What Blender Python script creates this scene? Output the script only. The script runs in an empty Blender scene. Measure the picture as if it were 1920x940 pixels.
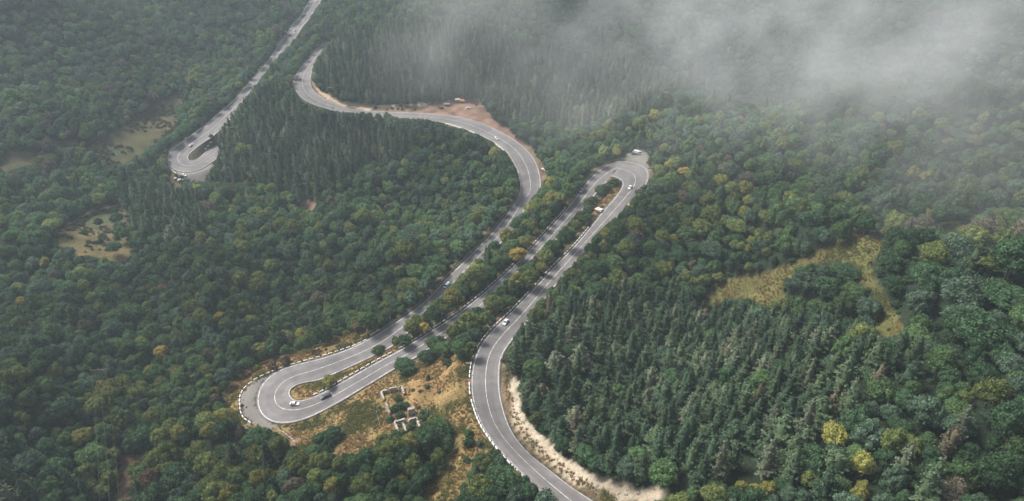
import bpy, bmesh, math, random
import numpy as np
from mathutils import Vector, Matrix

random.seed(7); rng = np.random.default_rng(7)
sc = bpy.context.scene
col = sc.collection

# ------------------------------------------------------------------ camera
F = 1280.0; PITCH = math.radians(33)
cam_d = bpy.data.cameras.new('camera'); cam = bpy.data.objects.new('camera', cam_d); col.objects.link(cam)
cam_d.sensor_width = 36; cam_d.lens = 36 * F / 1920; cam_d.clip_start = 1; cam_d.clip_end = 8000
cam.location = (0, 0, 0); cam.rotation_euler = (math.pi / 2 - PITCH, 0, 0)
sc.camera = cam
# ------------------------------------------------------------------ light
SUN_EL, SUN_AZ = 53, -62          # sun high, from the upper left of the view
w = bpy.data.worlds.new('World'); sc.world = w; w.use_nodes = True
nt = w.node_tree; bg = nt.nodes['Background']
sky = nt.nodes.new('ShaderNodeTexSky'); sky.sky_type = 'NISHITA'; sky.sun_disc = False
sky.sun_elevation = math.radians(SUN_EL); sky.sun_rotation = math.radians(SUN_AZ)
sky.dust_density = 4; sky.air_density = 1.0; sky.ozone_density = 1
hs = nt.nodes.new('ShaderNodeHueSaturation'); hs.inputs['Saturation'].default_value = .6     # overcast: the cloud layer evens out the blue
nt.links.new(sky.outputs[0], hs.inputs['Color']); nt.links.new(hs.outputs[0], bg.inputs[0]); bg.inputs[1].default_value = 0.088
sd = bpy.data.lights.new('sun', 'SUN'); sun = bpy.data.objects.new('sun', sd); col.objects.link(sun)
sd.energy = 2.7; sd.angle = math.radians(20); sd.color = (1, .95, .88)
_el, _az = math.radians(SUN_EL), math.radians(SUN_AZ)
_dir = Vector((math.sin(_az) * math.cos(_el), math.cos(_az) * math.cos(_el), math.sin(_el)))
sun.rotation_euler = _dir.to_track_quat('Z', 'Y').to_euler()
sc.view_settings.view_transform = 'Standard'; sc.view_settings.look = 'None'
sc.view_settings.exposure = 1.0; sc.view_settings.gamma = 1
sc.cycles.volume_bounces = 2; sc.cycles.max_bounces = 5; sc.cycles.diffuse_bounces = 3
sc.cycles.transmission_bounces = 2; sc.cycles.transparent_max_bounces = 8
sc.cycles.use_denoising = True; sc.cycles.denoiser = 'OPENIMAGEDENOISE'
sc.cycles.caustics_reflective = False; sc.cycles.caustics_refractive = False
HAZE_DENS = 0.00019
FOG_DENS = 0.0046

# ------------------------------------------------------------------ small helpers
def tag(o, label=None, cat=None, group=None, kind=None):
    if label: o['label'] = label
    if cat: o['category'] = cat
    if group: o['group'] = group
    if kind: o['kind'] = kind
    return o
def link_mesh(name, verts, faces, mats, parent=None, smooth=False, mi=None):
    me = bpy.data.meshes.new(name); me.from_pydata([tuple(v) for v in verts], [], [tuple(f) for f in faces])
    for m in (mats if isinstance(mats, (list, tuple)) else [mats]): me.materials.append(m)
    if mi is not None: me.polygons.foreach_set('material_index', mi)
    if smooth: me.polygons.foreach_set('use_smooth', [True] * len(me.polygons))
    me.update()
    o = bpy.data.objects.new(name, me); col.objects.link(o)
    if parent: o.parent = parent
    return o
def empty(name, loc, rz=0.0):
    o = bpy.data.objects.new(name, None); col.objects.link(o); o.location = loc; o.rotation_euler = (0, 0, rz)
    o.empty_display_size = .5
    return o
class MB:                                     # collects boxes and tubes into one mesh
    def __init__(s): s.v = []; s.f = []
    def add(s, vs, fs):
        n = len(s.v); s.v += [tuple(v) for v in vs]; s.f += [tuple(i + n for i in f) for f in fs]; return s
    def box(s, c, d, rz=0, taper=1.0, b=0.0):
        cx, cy, cz = c; dx, dy, dz = d[0] / 2, d[1] / 2, d[2] / 2; ca, sa = math.cos(rz), math.sin(rz)
        rings = [(-dz, 1.0, 0)] + ([(dz - b, 1.0 - (1 - taper) * .9, 0), (dz, taper, b)] if b else [(dz, taper, 0)])
        vs = []
        for z, t, i in rings:
            for sx, sy in ((-1, -1), (1, -1), (1, 1), (-1, 1)):
                x, y = sx * (dx * t - i), sy * (dy * t - i)
                vs.append((cx + x * ca - y * sa, cy + x * sa + y * ca, cz + z))
        fs = [(3, 2, 1, 0)]; k = len(rings)
        for r in range(k - 1):
            for j in range(4): fs.append((r*4 + j, r*4 + (j+1) % 4, r*4 + 4 + (j+1) % 4, r*4 + 4 + j))
        fs.append(tuple((k-1)*4 + j for j in range(4)))
        return s.add(vs, fs)
    def tube(s, p0, p1, r0, r1=None, n=8):
        r1 = r0 if r1 is None else r1
        p0, p1 = Vector(p0), Vector(p1); q = (p1 - p0).to_track_quat('Z', 'Y')
        vs = []
        for p, r in ((p0, r0), (p1, r1)):
            for k in range(n):
                a = 2 * math.pi * k / n; vs.append(p + q @ Vector((r * math.cos(a), r * math.sin(a), 0)))
        fs = [(k, (k+1) % n, n + (k+1) % n, n + k) for k in range(n)] + [tuple(range(n))[::-1], tuple(range(n, 2*n))]
        return s.add(vs, fs)
    def build(s, name, mat, parent=None, smooth=False): return link_mesh(name, s.v, s.f, mat, parent, smooth)

# ------------------------------------------------------------------ projection between photo pixels (1920 x 940) and the place
CP, SP = math.cos(PITCH), math.sin(PITCH)
def rays(px, py):
    px = np.asarray(px, float); py = np.asarray(py, float)
    a = (px - 960) / F; b = -(py - 470) / F
    d = np.stack([a, CP + b * SP, -SP + b * CP], -1)
    return d / np.linalg.norm(d, axis=-1, keepdims=True)
def project(x, y, z):
    depth = y * CP - z * SP; up = y * SP + z * CP
    depth = np.maximum(depth, 1e-3)
    return 960 + F * x / depth, 470 - F * up / depth, depth

# ------------------------------------------------------------------ terrain: smooth surface through surveyed anchors (pixel, range)
ANCH = """1080,930,232 920,690,300 1000,565,345 1100,440,400 1190,340,452
1250,916,225 1300,700,285 1150,750,275 1600,900,215 1900,900,215 1300,560,340 1600,650,275 1900,650,285 1450,540,345 1600,480,375 1900,450,390 1250,450,400 1450,350,460 1700,340,450 1900,330,440
1500,222,545 1250,258,530 1700,218,535 1880,226,515
560,740,335 700,690,335 850,590,358 1000,470,405 1090,365,452
740,610,365 850,515,400 960,400,455 1000,330,492 930,250,545 800,222,588 640,205,625 560,160,645
760,760,305 850,800,280 700,900,262 850,930,240
450,850,318 300,940,300 100,900,330 100,750,395 300,700,400 480,600,420 150,600,460 300,500,510 600,500,450 750,400,490
190,430,560 60,420,570 500,350,580 700,300,560 450,200,655 600,230,615
340,310,622 380,240,668 480,145,740 560,40,850 590,5,890
250,250,680 100,280,665 0,300,655 380,130,780 200,150,765 50,150,750 50,20,860 300,20,880 430,20,900
700,170,650 850,150,655 1000,200,640 900,50,790 1100,50,780 1150,230,600 750,20,830
1320,212,705 1500,205,775 1700,200,765 1900,198,725 1300,50,850 1600,50,870 1900,40,850"""
W3 = []
for t in ANCH.split():
    x, y, d = map(float, t.split(',')); W3.append(rays(x, y) * d)
W3 = np.array(W3)
W3 = np.vstack([W3, [(0, 20, -186), (-200, 20, -205), (220, 20, -120), (-500, 60, -215), (500, 60, -70), (-700, 300, -190), (-800, 600, -120), (700, 350, -90),
                     (850, 700, -40), (0, 1250, -120), (-400, 1350, -100), (500, 1250, -70), (-900, 1100, -60), (1000, 1100, -20), (0, -300, -190), (-500, -300, -200), (500, -300, -90)]])
def tps(r2): return np.where(r2 > 0, .5 * r2 * np.log(np.maximum(r2, 1e-9)), 0)
_S = 300.0
_c = W3[:, :2] / _S; n = len(_c)
K = tps(((_c[:, None] - _c[None]) ** 2).sum(-1)) + np.eye(n) * 2e-4
Pm = np.hstack([np.ones((n, 1)), _c])
M = np.block([[K, Pm], [Pm.T, np.zeros((3, 3))]])
_wt = np.linalg.solve(M, np.concatenate([W3[:, 2], np.zeros(3)]))
def t0_eval(x, y):
    sh = np.shape(x); q = np.stack([np.ravel(x), np.ravel(y)], -1) / _S; out = np.empty(len(q))
    for i in range(0, len(q), 20000):
        s = q[i:i+20000]; out[i:i+20000] = tps(((s[:, None] - _c[None]) ** 2).sum(-1)) @ _wt[:n] + _wt[n] + s @ _wt[n+1:]
    return out.reshape(sh)
# value noise
_nt = rng.random((256, 256))
def vnoise(x, y, s):
    x = np.asarray(x) / s + 1000; y = np.asarray(y) / s + 1000
    xi = np.floor(x).astype(int); yi = np.floor(y).astype(int); fx = x - xi; fy = y - yi
    fx = fx * fx * (3 - 2 * fx); fy = fy * fy * (3 - 2 * fy)
    g = lambda a, b: _nt[a & 255, b & 255]
    return (g(xi, yi) * (1-fx) * (1-fy) + g(xi+1, yi) * fx * (1-fy) + g(xi, yi+1) * (1-fx) * fy + g(xi+1, yi+1) * fx * fy)
# working height grid, 4 m
GX0, GY0, GS = -1300.0, -300.0, 4.0
gx = np.arange(GX0, 1300, GS); gy = np.arange(GY0, 1900, GS)
_cx = np.arange(GX0, 1320, 20.0); _cy = np.arange(GY0, 1920, 20.0)
_Z = t0_eval(*np.meshgrid(_cx, _cy, indexing='ij'))
def bil(Z, x0, y0, s, x, y):
    fx = np.clip((np.asarray(x) - x0) / s, 0, Z.shape[0] - 1.001); fy = np.clip((np.asarray(y) - y0) / s, 0, Z.shape[1] - 1.001)
    i = fx.astype(int); j = fy.astype(int); u = fx - i; v = fy - j
    return Z[i, j]*(1-u)*(1-v) + Z[i+1, j]*u*(1-v) + Z[i, j+1]*(1-u)*v + Z[i+1, j+1]*u*v
def rough(x, y): return (vnoise(x, y, 60) - .5) * 5 + (vnoise(x + 300, y, 22) - .5) * 2.0
def T0(x, y): return np.clip(bil(_Z, GX0, GY0, 20.0, x, y), -285, 40)
def cast(px, py, Tf=None):
    Tf = Tf or T0
    d = rays(px, py); flat = d.reshape(-1, 3); t = np.full(len(flat), 60.0); done = np.zeros(len(flat), bool)
    for _ in range(900):
        p = flat * t[:, None]; below = p[:, 2] < Tf(p[:, 0], p[:, 1]); done |= below
        if done.all() or t.max() > 2400: break
        t[~done] += 2.0
    lo, hi = t - 2.0, t.copy()
    for _ in range(14):
        m = (lo + hi) / 2; p = flat * m[:, None]; b = p[:, 2] < Tf(p[:, 0], p[:, 1]); hi = np.where(b, m, hi); lo = np.where(b, lo, m)
    return (flat * hi[:, None]).reshape(d.shape)

# ------------------------------------------------------------------ roads, traced edge by edge
ROAD_A = """1075,990;1190,990 1003,908;1080,919 957,865;1040,890 927,831;1008,865 906,802;985,846 895,775;960,815 887.5,750;947,785 885,722;938,752 887,695;934,720 892,672;935,690
903,648;939,668 925,620;953,645 947,600;972,622 981,565;1001,588 1006,539;1030,548 1040,502;1064,508 1078,463;1103,462 1110,425;1140,424 1135,393;1165,400 1157,368;1190,370 1168,350;1208,350 1168,341;1216,330
1163,334;1212,316 1153,330;1195,306 1139,329;1170,301 R17;1148,305 R13;1129,317 R11;1110,333 R10;1094,352 R9.3;1076,377 R8.6;1052,406 R8.6;1030,431 R8.6;1004,460 R8.6;979,486 R8.6;949,514 R8.6;920,541 R8.6;891,565
R8.6;860,589 R8.6;828,610 R8.6;798,629 R8.6;762,652 R8.6;718,675 705,712;675,699 672,731;640,719 640,750;600,740 619,761;575,750 590,777;559,753 560,790;548,750 520,795;543,744 495,784;541,738 484,765;543,732 483,745;549,727 490,725;558,723
505,708;570,719 527,694;585,716 563,683;600,712 599,674;640,694 653,656;697,668 697,634;738,647 741,607;L10 783,578;L10 812,552;L10 834,528;L9.5 856,506;L9.5 879,484;L9.5 898,464;L9.5 923,439;L9.5 943,413;L10 962,388;995,372
974,368;1008,362 977,350;1013,348 972,323;1011,328 966,310;1003,303 951,285;984,279 925,266;953,256 896,251;918,238 862,238;876,223 832,230;835,216 798,226;790,213 760,224;755,211 728,222;728,211 700,221;700,209.5 675,219;675,208 649,214;649,204
615,205;625,194 588,196;603,183 567,184;587,170 554,168;581,156 551,156;582,143 557,141;586,130 572,122;594,118 585,107;603,104 598,92;609,93 611,79;616,81"""
ROAD_E = """598,-22;615,-20 584,0;602,3 569,24;584,26 560,38;577,39 551,48;567,51 537,68;553,73 525,84;541,88 516,99;532,104 502,119;518,125 472,153;489,161 447,182;464,190 425,204;442,214 383,238;405,250 348,264;372,272 331,277;361,284
320,286;354,291 315,297;351,297 316,308;353,302 326,319;359,304 342,325;365,303 360,324;371,300 380,317;379,293 394,306;386,284 408,295;401,272 420,288;413,269"""
def gsmooth(a, k):
    if k < 1: return a
    r = int(3 * k); g = np.exp(-.5 * (np.arange(-r, r+1) / k) ** 2); g /= g.sum()
    ap = np.concatenate([np.repeat(a[:1], r, 0), a, np.repeat(a[-1:], r, 0)])
    if a.ndim == 1: return np.convolve(ap, g, 'valid')
    return np.stack([np.convolve(ap[:, i], g, 'valid') for i in range(a.shape[1])], -1)
def crom(P, m):                               # Catmull-Rom, m points per segment
    P = np.asarray(P, float); Q = np.vstack([2*P[0]-P[1], P, 2*P[-1]-P[-2]]); out = []
    for i in range(len(P)-1):
        a, b, c, d = Q[i:i+4]
        for t in np.arange(m) / m:
            out.append(.5*((2*b)+(-a+c)*t+(2*a-5*b+4*c-d)*t*t+(-a+3*b-3*c+d)*t**3))
    out.append(P[-1]); return np.array(out)
def road_path(txt):
    Ls, Rs, wl = [], [], []
    for tk in txt.split():
        l, r = tk.split(';')
        if l[0] == 'R': Ls.append(None); wl.append(float(l[1:])); Rs.append(tuple(map(float, r.split(','))))
        elif r[0] == 'L': Rs.append(None); wl.append(float(r[1:])); Ls.append(tuple(map(float, l.split(','))))
        else: Ls.append(tuple(map(float, l.split(',')))); Rs.append(tuple(map(float, r.split(',')))); wl.append(0)
    n = len(Ls)
    ref = np.array([Ls[i] if Ls[i] is not None else Rs[i] for i in range(n)])
    W = cast(ref[:, 0], ref[:, 1]); z = W[:, 2].copy()
    # midpoint heights where both edges are known
    for i in range(n):
        if Ls[i] and Rs[i]:
            c = cast(np.array([(Ls[i][0]+Rs[i][0])/2]), np.array([(Ls[i][1]+Rs[i][1])/2])); z[i] = c[0, 2]
    z = gsmooth(z, 1.6)
    def onz(p, zz): d = rays(*p); return d * (zz / d[2])
    L = [onz(Ls[i], z[i]) if Ls[i] else None for i in range(n)]; R = [onz(Rs[i], z[i]) if Rs[i] else None for i in range(n)]
    for i in range(n):
        if wl[i]:
            S = L if Rs[i] is None else R; a = S[i-1] if S[i-1] is not None else S[i]; b = S[i+1] if i+1 < n and S[i+1] is not None else S[i]
            t = (b - a)[:2]; t /= np.linalg.norm(t); nr = np.array([t[1], -t[0], 0])    # right-hand normal
            # travel order runs with L on the left of the page at the start: find the side from the neighbour
            if S is L: R[i] = L[i] + nr * wl[i]
            else: L[i] = R[i] - nr * wl[i]
    L = crom(L, 6); R = crom(R, 6)
    # resample to about 2 m by centre arclength
    C = (L + R) / 2; s = np.concatenate([[0], np.cumsum(np.linalg.norm(np.diff(C, axis=0), axis=1))])
    q = np.arange(0, s[-1], 2.0)
    rs = lambda A: np.stack([np.interp(q, s, A[:, k]) for k in range(3)], -1)
    L, R = gsmooth(rs(L), 1.8), gsmooth(rs(R), 1.8)
    zz = gsmooth((L[:, 2] + R[:, 2]) / 2, 6); L[:, 2] = zz; R[:, 2] = zz
    return L, R
roads = [road_path(ROAD_A), road_path(ROAD_E)]

# ------------------------------------------------------------------ final terrain grid: fine where the photo looks, coarse beyond
ax = np.concatenate([np.arange(-1300, -640, 20), np.arange(-640, 640, 1.7), np.arange(640, 1301, 20)])
ay = np.concatenate([np.arange(-300, 90, 15), np.arange(90, 700, 1.7), np.arange(700, 1080, 2.4), np.arange(1080, 1901, 20)])
X, Y = np.meshgrid(ax, ay, indexing='ij')
Z = T0(X, Y)
dmin = np.full(X.shape, 1e3); sw = np.zeros(X.shape); sz = np.zeros(X.shape)
for L, R in roads:
    C = (L + R) / 2; hw = np.linalg.norm((L - R)[:, :2], axis=1) / 2
    for c, h, l_, r_ in zip(C, hw, L, R):
        rad = h + 20
        i0, i1 = np.searchsorted(ax, [c[0]-rad, c[0]+rad]); j0, j1 = np.searchsorted(ay, [c[1]-rad, c[1]+rad])
        if i1 <= i0 or j1 <= j0: continue
        ex, ey = r_[0]-l_[0], r_[1]-l_[1]; qx_ = X[i0:i1, j0:j1]-l_[0]; qy_ = Y[i0:i1, j0:j1]-l_[1]
        tt = np.clip((qx_*ex + qy_*ey) / (ex*ex + ey*ey), 0, 1); d = np.hypot(qx_ - tt*ex, qy_ - tt*ey) - 1.1
        dmin[i0:i1, j0:j1] = np.minimum(dmin[i0:i1, j0:j1], d)
        ww = 1 / (np.maximum(d, 0) + .6) ** 3; ww = np.where(d < 20, ww, 0)
        sw[i0:i1, j0:j1] += ww; sz[i0:i1, j0:j1] += ww * c[2]
_rc = np.concatenate([(L + R)[::6] / 2 for L, R in roads]); _gx, _gy = np.meshgrid(_cx, _cy, indexing='ij')
_rd = np.sqrt(np.min([(_gx - c[0])**2 + (_gy - c[1])**2 for c in _rc], axis=0)); RD = bil(_rd, GX0, GY0, 20.0, X, Y)
def ridged(x, y, s_): return 1 - 2 * np.abs(vnoise(x, y, s_) - .5)
relief = (ridged(X + .35 * Y, Y * .55 + 40, 95) - .62) * 46 + (vnoise(X, Y + 60, 48) - .5) * 14
zr = np.where(sw > 0, sz / np.maximum(sw, 1e-12), Z)
t = np.clip((dmin - 2.5) / 13, 0, 1); t = t*t*(3-2*t)
Z = Z + rough(X, Y) * np.clip((dmin - 4) / 15, 0, 1) + relief * np.clip((RD - 22) / 60, 0, 1) * np.clip((Y - 120) / 60, 0, 1)
Z = zr * (1 - t) + Z * t
Z = Z + (vnoise(X, Y, 5) - .5) * .5 * np.clip((dmin - 2) / 4, 0, 1)
Z = np.where(dmin < 1.7, Z - .3, Z)
def Tz(x, y):                                  # height of the finished ground
    x = np.asarray(x, float); y = np.asarray(y, float)
    i = np.clip(np.searchsorted(ax, x) - 1, 0, len(ax)-2); j = np.clip(np.searchsorted(ay, y) - 1, 0, len(ay)-2)
    u = np.clip((x - ax[i]) / (ax[i+1]-ax[i]), 0, 1); v = np.clip((y - ay[j]) / (ay[j+1]-ay[j]), 0, 1)
    return Z[i, j]*(1-u)*(1-v) + Z[i+1, j]*u*(1-v) + Z[i, j+1]*(1-u)*v + Z[i+1, j+1]*u*v
def road_dist(x, y):
    i = np.clip(np.searchsorted(ax, x) - 1, 0, len(ax)-2); j = np.clip(np.searchsorted(ay, y) - 1, 0, len(ay)-2); return dmin[i, j]
def at(px, py, h=0.0):                         # point of the ground seen at a pixel (h metres above ground)
    p = cast(np.array([px], float), np.array([py], float), lambda a, b: Tz(a, b) + h)[0]
    return Vector((float(p[0]), float(p[1]), float(Tz(p[0], p[1]))))

# zones, as polygons; rasters at half size
def P(s): return np.array([tuple(map(float, t.split(','))) for t in s.split()])
_ry, _rx = np.mgrid[0:470, 0:960]; _rx = _rx * 2 + 1.0; _ry = _ry * 2 + 1.0
def raster(polys):
    out = np.zeros((470, 960), bool)
    for p in polys:
        x0, x1 = p[:, 0].min(), p[:, 0].max(); y0, y1 = p[:, 1].min(), p[:, 1].max()
        a, b = max(0, int(x0/2)-1), min(960, int(x1/2)+2); c, d = max(0, int(y0/2)-1), min(470, int(y1/2)+2)
        if b <= a or d <= c: continue
        X_ = _rx[c:d, a:b]; Y_ = _ry[c:d, a:b]; ins = np.zeros(X_.shape, bool); j = len(p) - 1
        for i in range(len(p)):
            xi, yi = p[i]; xj, yj = p[j]
            if yi != yj: ins ^= ((yi > Y_) != (yj > Y_)) & (X_ < (xj - xi) * (Y_ - yi) / (yj - yi) + xi)
            j = i
        out[c:d, a:b] |= ins
    return out
def look(mask, px, py, default=False):
    i = (np.asarray(px) / 2).astype(int); j = (np.asarray(py) / 2).astype(int)
    ok = (i >= 0) & (i < 960) & (j >= 0) & (j < 470)
    return np.where(ok, mask[np.clip(j, 0, 469), np.clip(i, 0, 959)], default)
GRASS = [P(s) for s in (
 "415,735 440,712 470,690 520,668 575,655 640,632 690,620 707,615 710,625 697,634 617,667 534,690 494,707 469,721 454,739 452,752 454,777 467,791 484,800 470,806 440,797 425,770",
 "505,805 545,797 620,764 742,697 765,690 800,672 850,668 885,672 885,740 895,785 920,825 930,840 915,850 893,848 880,870 870,905 855,940 790,940 812,905 840,870 852,830 850,795 800,770 790,800 770,815 740,815 715,812 700,840 660,850 640,855 620,850 650,815 640,798 610,800 590,830 570,850 560,850 535,825",
 "1320,555 1345,530 1400,515 1450,507 1520,480 1560,455 1600,440 1655,445 1650,480 1635,500 1650,540 1680,590 1700,620 1670,635 1640,620 1648,580 1640,545 1615,535 1600,500 1570,490 1500,500 1465,540 1470,560 1440,575 1400,560 1360,560 1325,575",
 "1750,425 1780,410 1820,415 1810,435",
 "105,460 120,425 140,410 165,400 200,385 225,378 240,400 235,430 245,470 240,492 200,490 170,478 145,480 140,465",
 "0,296 25,283 74,285 66,307 20,318 0,324", "163,281 200,254 245,231 255,221 300,191 322,181 339,173 344,191 305,222 265,252 235,269 190,288", "200,303 212,279 250,256 300,226 329,213 333,239 298,263 263,288 226,311 210,316", "100,265 145,262 150,272 110,275",
 "541,738 563,721 599,712 640,694 697,668 715,655 735,650 762,648 718,672 675,699 631,724 595,743 559,752 545,748",
 "352,298 365,275 385,258 402,252 402,265 385,284 373,297 361,303", "305,325 328,322 340,340 345,350 325,350",
 "1112,420 1107,405 1118,380 1140,355 1157,345 1160,340 1169,350 1157,368 1135,393",
 "925,605 945,582 955,590 940,602 915,622", "1190,310 1222,300 1225,335 1214,340 1217,320")]
BANK = [P("935,690 955,690 971,722 969,750 981,786 1022,827 1054,861 1086,879 1119,890 1151,904 1204,916 1240,916 1225,945 1120,945 1086,922 1022,876 963,819 939,758 935,726"),
        P("586,150 600,170 640,190 700,196 770,195 830,190 812,216 777,213 728,211 675,208 621,194 600,182 585,169")]
ROCK = [P("953,694 973,718 972,750 984,784 1024,824 1056,857 1121,886 1204,912 1254,910 1245,945 1165,945 1128,925 1090,908 1050,885 1010,852 978,817 962,795 957,770 955,740"),
        P("587,152 600,170 640,190 700,196 770,195 810,193 795,201 740,200 690,206 645,200 615,187 596,173")]
DIRT = [P("800,200 830,190 870,184 900,187 925,225 950,238 965,255 985,272 1015,310 1024,325 1016,348 1011,328 1002,302 981,277 951,255 917,238 874,223 832,216 780,213"),
        P("548,378 595,375 590,388 582,400 575,390 555,385"), P("225,850 245,855 270,850 262,865 240,872 243,900 240,945 212,945 228,895 222,870"),
        P("530,805 545,812 572,848 560,852 545,835 528,815"), P("1108,418 1112,395 1122,385 1135,372 1140,380 1125,400 1115,415")]
GRAVEL = [P("1145,305 1165,296 1190,283 1212,283 1217,300 1218,335 1205,315 1189,304 1170,301"), P("328,319 345,337 366,341 385,342 391,322 399,302 380,315 357,321"),
          P("448,750 452,737 469,719 494,705 534,690 500,708 485,728 480,750 484,770 500,790 520,798 500,806 465,793 450,777")]
ROADV = [P("1060,945 1003,908 957,865 927,831 906,802 895,775 887,750 885,722 887,695 892,672 903,648 925,620 947,600 981,565 1004,538 1040,502 1078,463 1110,425 1135,393 1157,368 1168,350 1168,341 1160,334 1142,337 1110,352 1090,377 1078,396 1058,422 1043,436 1020,456 990,485 960,514 930,540 900,566 870,588 840,609 805,632 770,655 745,672 742,692 707,711 668,733 619,762 570,787 545,795 519,797 501,790 487,770 483,748 489,726 505,708 527,694 563,683 599,674 653,658 697,634 740,610 783,578 812,552 834,528 856,506 879,484 898,464 923,439 943,413 962,388 973,365 978,346 972,323 966,310 951,285 925,266 896,251 862,240 832,230 798,222 740,220 728,211 777,213 832,216 874,223 917,238 951,255 981,277 1002,302 1011,328 1013,348 1000,365 987,381 965,407 930,442 904,468 880,496 857,519 843,535 818,557 796,573 767,595 732,627 729,636 690,666 640,694 599,712 563,721 541,737 545,748 559,752 595,743 631,724 675,699 718,672 762,652 798,629 828,610 860,589 891,565 920,541 949,514 979,486 1004,460 1030,431 1055,403 1078,374 1094,352 1110,333 1129,318 1148,305 1170,301 1189,304 1205,312 1214,326 1213,339 1193,355 1177,377 1157,403 1129,423 1103,447 1087,475 1062,506 1031,535 1000,570 978,600 967,615 947,653 937,673 934,697 935,726 939,758 948,788 963,819 989,849 1022,876 1054,902 1086,922 1117,945"),
         P("549,156 557,141 572,122 585,107 598,92 615,72 618,76 602,95 590,113 583,128 586,139 582,145 580,156 585,169 600,182 621,194 649,204 675,208 675,212 640,208 600,200 572,191 556,175"),
         P("600,-5 584,0 569,24 551,48 537,68 525,84 516,99 502,119 487,137 472,153 447,180 425,204 383,238 340,272 317,293 315,311 328,324 357,325 385,318 397,305 407,290 400,264 385,284 373,297 361,303 352,302 351,296 361,284 370,272 385,260 402,250 420,226 440,202 460,179 480,156 508,119 518,105 532,90 545,79 554,69 566,51 576,38 584,24 602,0")]
mG = raster(GRASS); mB = raster(BANK); mR = raster(ROCK); mD = raster(DIRT); mV = raster(GRAVEL); mRoad = raster(ROADV)
mOpen = mG | mB | mR | mD | mV | mRoad
PINE = raster([P("385,345 400,300 415,250 430,205 480,165 545,185 600,215 700,235 740,240 780,260 760,300 690,320 620,345 590,375 520,360 480,345 430,350"),
               P("590,140 640,60 760,40 900,60 1000,90 1180,110 1240,170 1200,220 1100,240 1000,230 950,215 900,180 700,190 620,170"),
               P("960,640 985,590 1040,570 1120,560 1200,540 1290,560 1350,580 1450,600 1560,640 1620,700 1610,780 1540,830 1480,900 1350,905 1240,890 1130,870 1040,810 985,760 960,700"),
               P("225,360 300,340 380,370 400,430 330,450 250,430")])
PMIX = raster([P("1150,540 1640,560 1760,700 1800,860 1760,940 1400,940 1300,900 1100,860"), P("0,820 80,800 160,860 180,940 0,940"), P("850,40 1450,60 1300,200 950,220")])
AUT = raster([P("720,640 800,575 870,510 900,475 960,410 1000,380 1020,350 1080,330 1100,350 1060,400 960,500 880,570 760,650"), P("830,640 900,570 980,500 1060,430 1100,390 1110,430 1000,540 930,610 880,660"),
              P("350,850 420,800 560,840 700,870 900,840 1000,920 1000,940 340,940"), P("470,640 640,560 700,600 600,660 500,680"), P("1300,800 1700,760 1800,940 1300,940"), P("700,800 850,780 860,870 760,940 690,900"), P("150,700 420,720 420,800 300,940 150,940"), P("1230,300 1330,290 1500,470 1250,500 1190,440 1130,500 1100,470")])

# ------------------------------------------------------------------ materials
def mat(name, rgb=(.5, .5, .5), rough=.8, metal=0.0, emit=None):
    m = bpy.data.materials.new(name); m.use_nodes = True; b = m.node_tree.nodes['Principled BSDF']
    b.inputs['Base Color'].default_value = (*rgb, 1); b.inputs['Roughness'].default_value = rough; b.inputs['Metallic'].default_value = metal
    b.inputs['Specular IOR Level'].default_value = .3
    return m
def N(m, t, **k):
    nd = m.node_tree.nodes.new(t)
    for a, v in k.items(): setattr(nd, a, v)
    return nd
def noisy(m, c1, c2, scale=1.0, detail=5, bump=0.0, lo=.35, hi=.65):
    nt = m.node_tree; tc = N(m, 'ShaderNodeTexCoord'); no = N(m, 'ShaderNodeTexNoise'); no.inputs['Scale'].default_value = scale; no.inputs['Detail'].default_value = detail
    nt.links.new(tc.outputs['Object'], no.inputs['Vector'])
    rp = N(m, 'ShaderNodeValToRGB'); rp.color_ramp.elements[0].position = lo; rp.color_ramp.elements[0].color = (*c1, 1); rp.color_ramp.elements[1].position = hi; rp.color_ramp.elements[1].color = (*c2, 1)
    nt.links.new(no.outputs['Fac'], rp.inputs[0]); nt.links.new(rp.outputs[0], nt.nodes['Principled BSDF'].inputs['Base Color'])
    if bump:
        b = N(m, 'ShaderNodeBump'); b.inputs['Strength'].default_value = bump; nt.links.new(no.outputs['Fac'], b.inputs['Height']); nt.links.new(b.outputs[0], nt.nodes['Principled BSDF'].inputs['Normal'])
    return m
# ground: colour attribute (what covers each spot) broken up by noise
m_ground = mat('ground', rough=.95); nt = m_ground.node_tree; pb = nt.nodes['Principled BSDF']; pb.inputs['Specular IOR Level'].default_value = .1
atr = N(m_ground, 'ShaderNodeAttribute', attribute_name='cover'); tc = N(m_ground, 'ShaderNodeTexCoord')
def gnoise(scale, det, rough_=.6):
    q = N(m_ground, 'ShaderNodeTexNoise'); q.inputs['Scale'].default_value = scale; q.inputs['Detail'].default_value = det; q.inputs['Roughness'].default_value = rough_
    nt.links.new(tc.outputs['Object'], q.inputs['Vector']); return q
n1 = gnoise(.9, 6, .75); n2 = gnoise(.13, 4); n3 = gnoise(.32, 5, .7)
mr = N(m_ground, 'ShaderNodeMapRange'); mr.inputs[1].default_value = .3; mr.inputs[2].default_value = .7; mr.inputs[3].default_value = .45; mr.inputs[4].default_value = 1.6; nt.links.new(n1.outputs[0], mr.inputs[0])
al = N(m_ground, 'ShaderNodeMix', data_type='FLOAT'); al.inputs[2].default_value = 1.0; nt.links.new(atr.outputs['Alpha'], al.inputs[0]); nt.links.new(mr.outputs[0], al.inputs[3])
vm = N(m_ground, 'ShaderNodeVectorMath', operation='SCALE'); nt.links.new(atr.outputs['Color'], vm.inputs[0]); nt.links.new(al.outputs[0], vm.inputs['Scale'])
am = N(m_ground, 'ShaderNodeMath', operation='MULTIPLY'); nt.links.new(atr.outputs['Alpha'], am.inputs[0])
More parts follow.
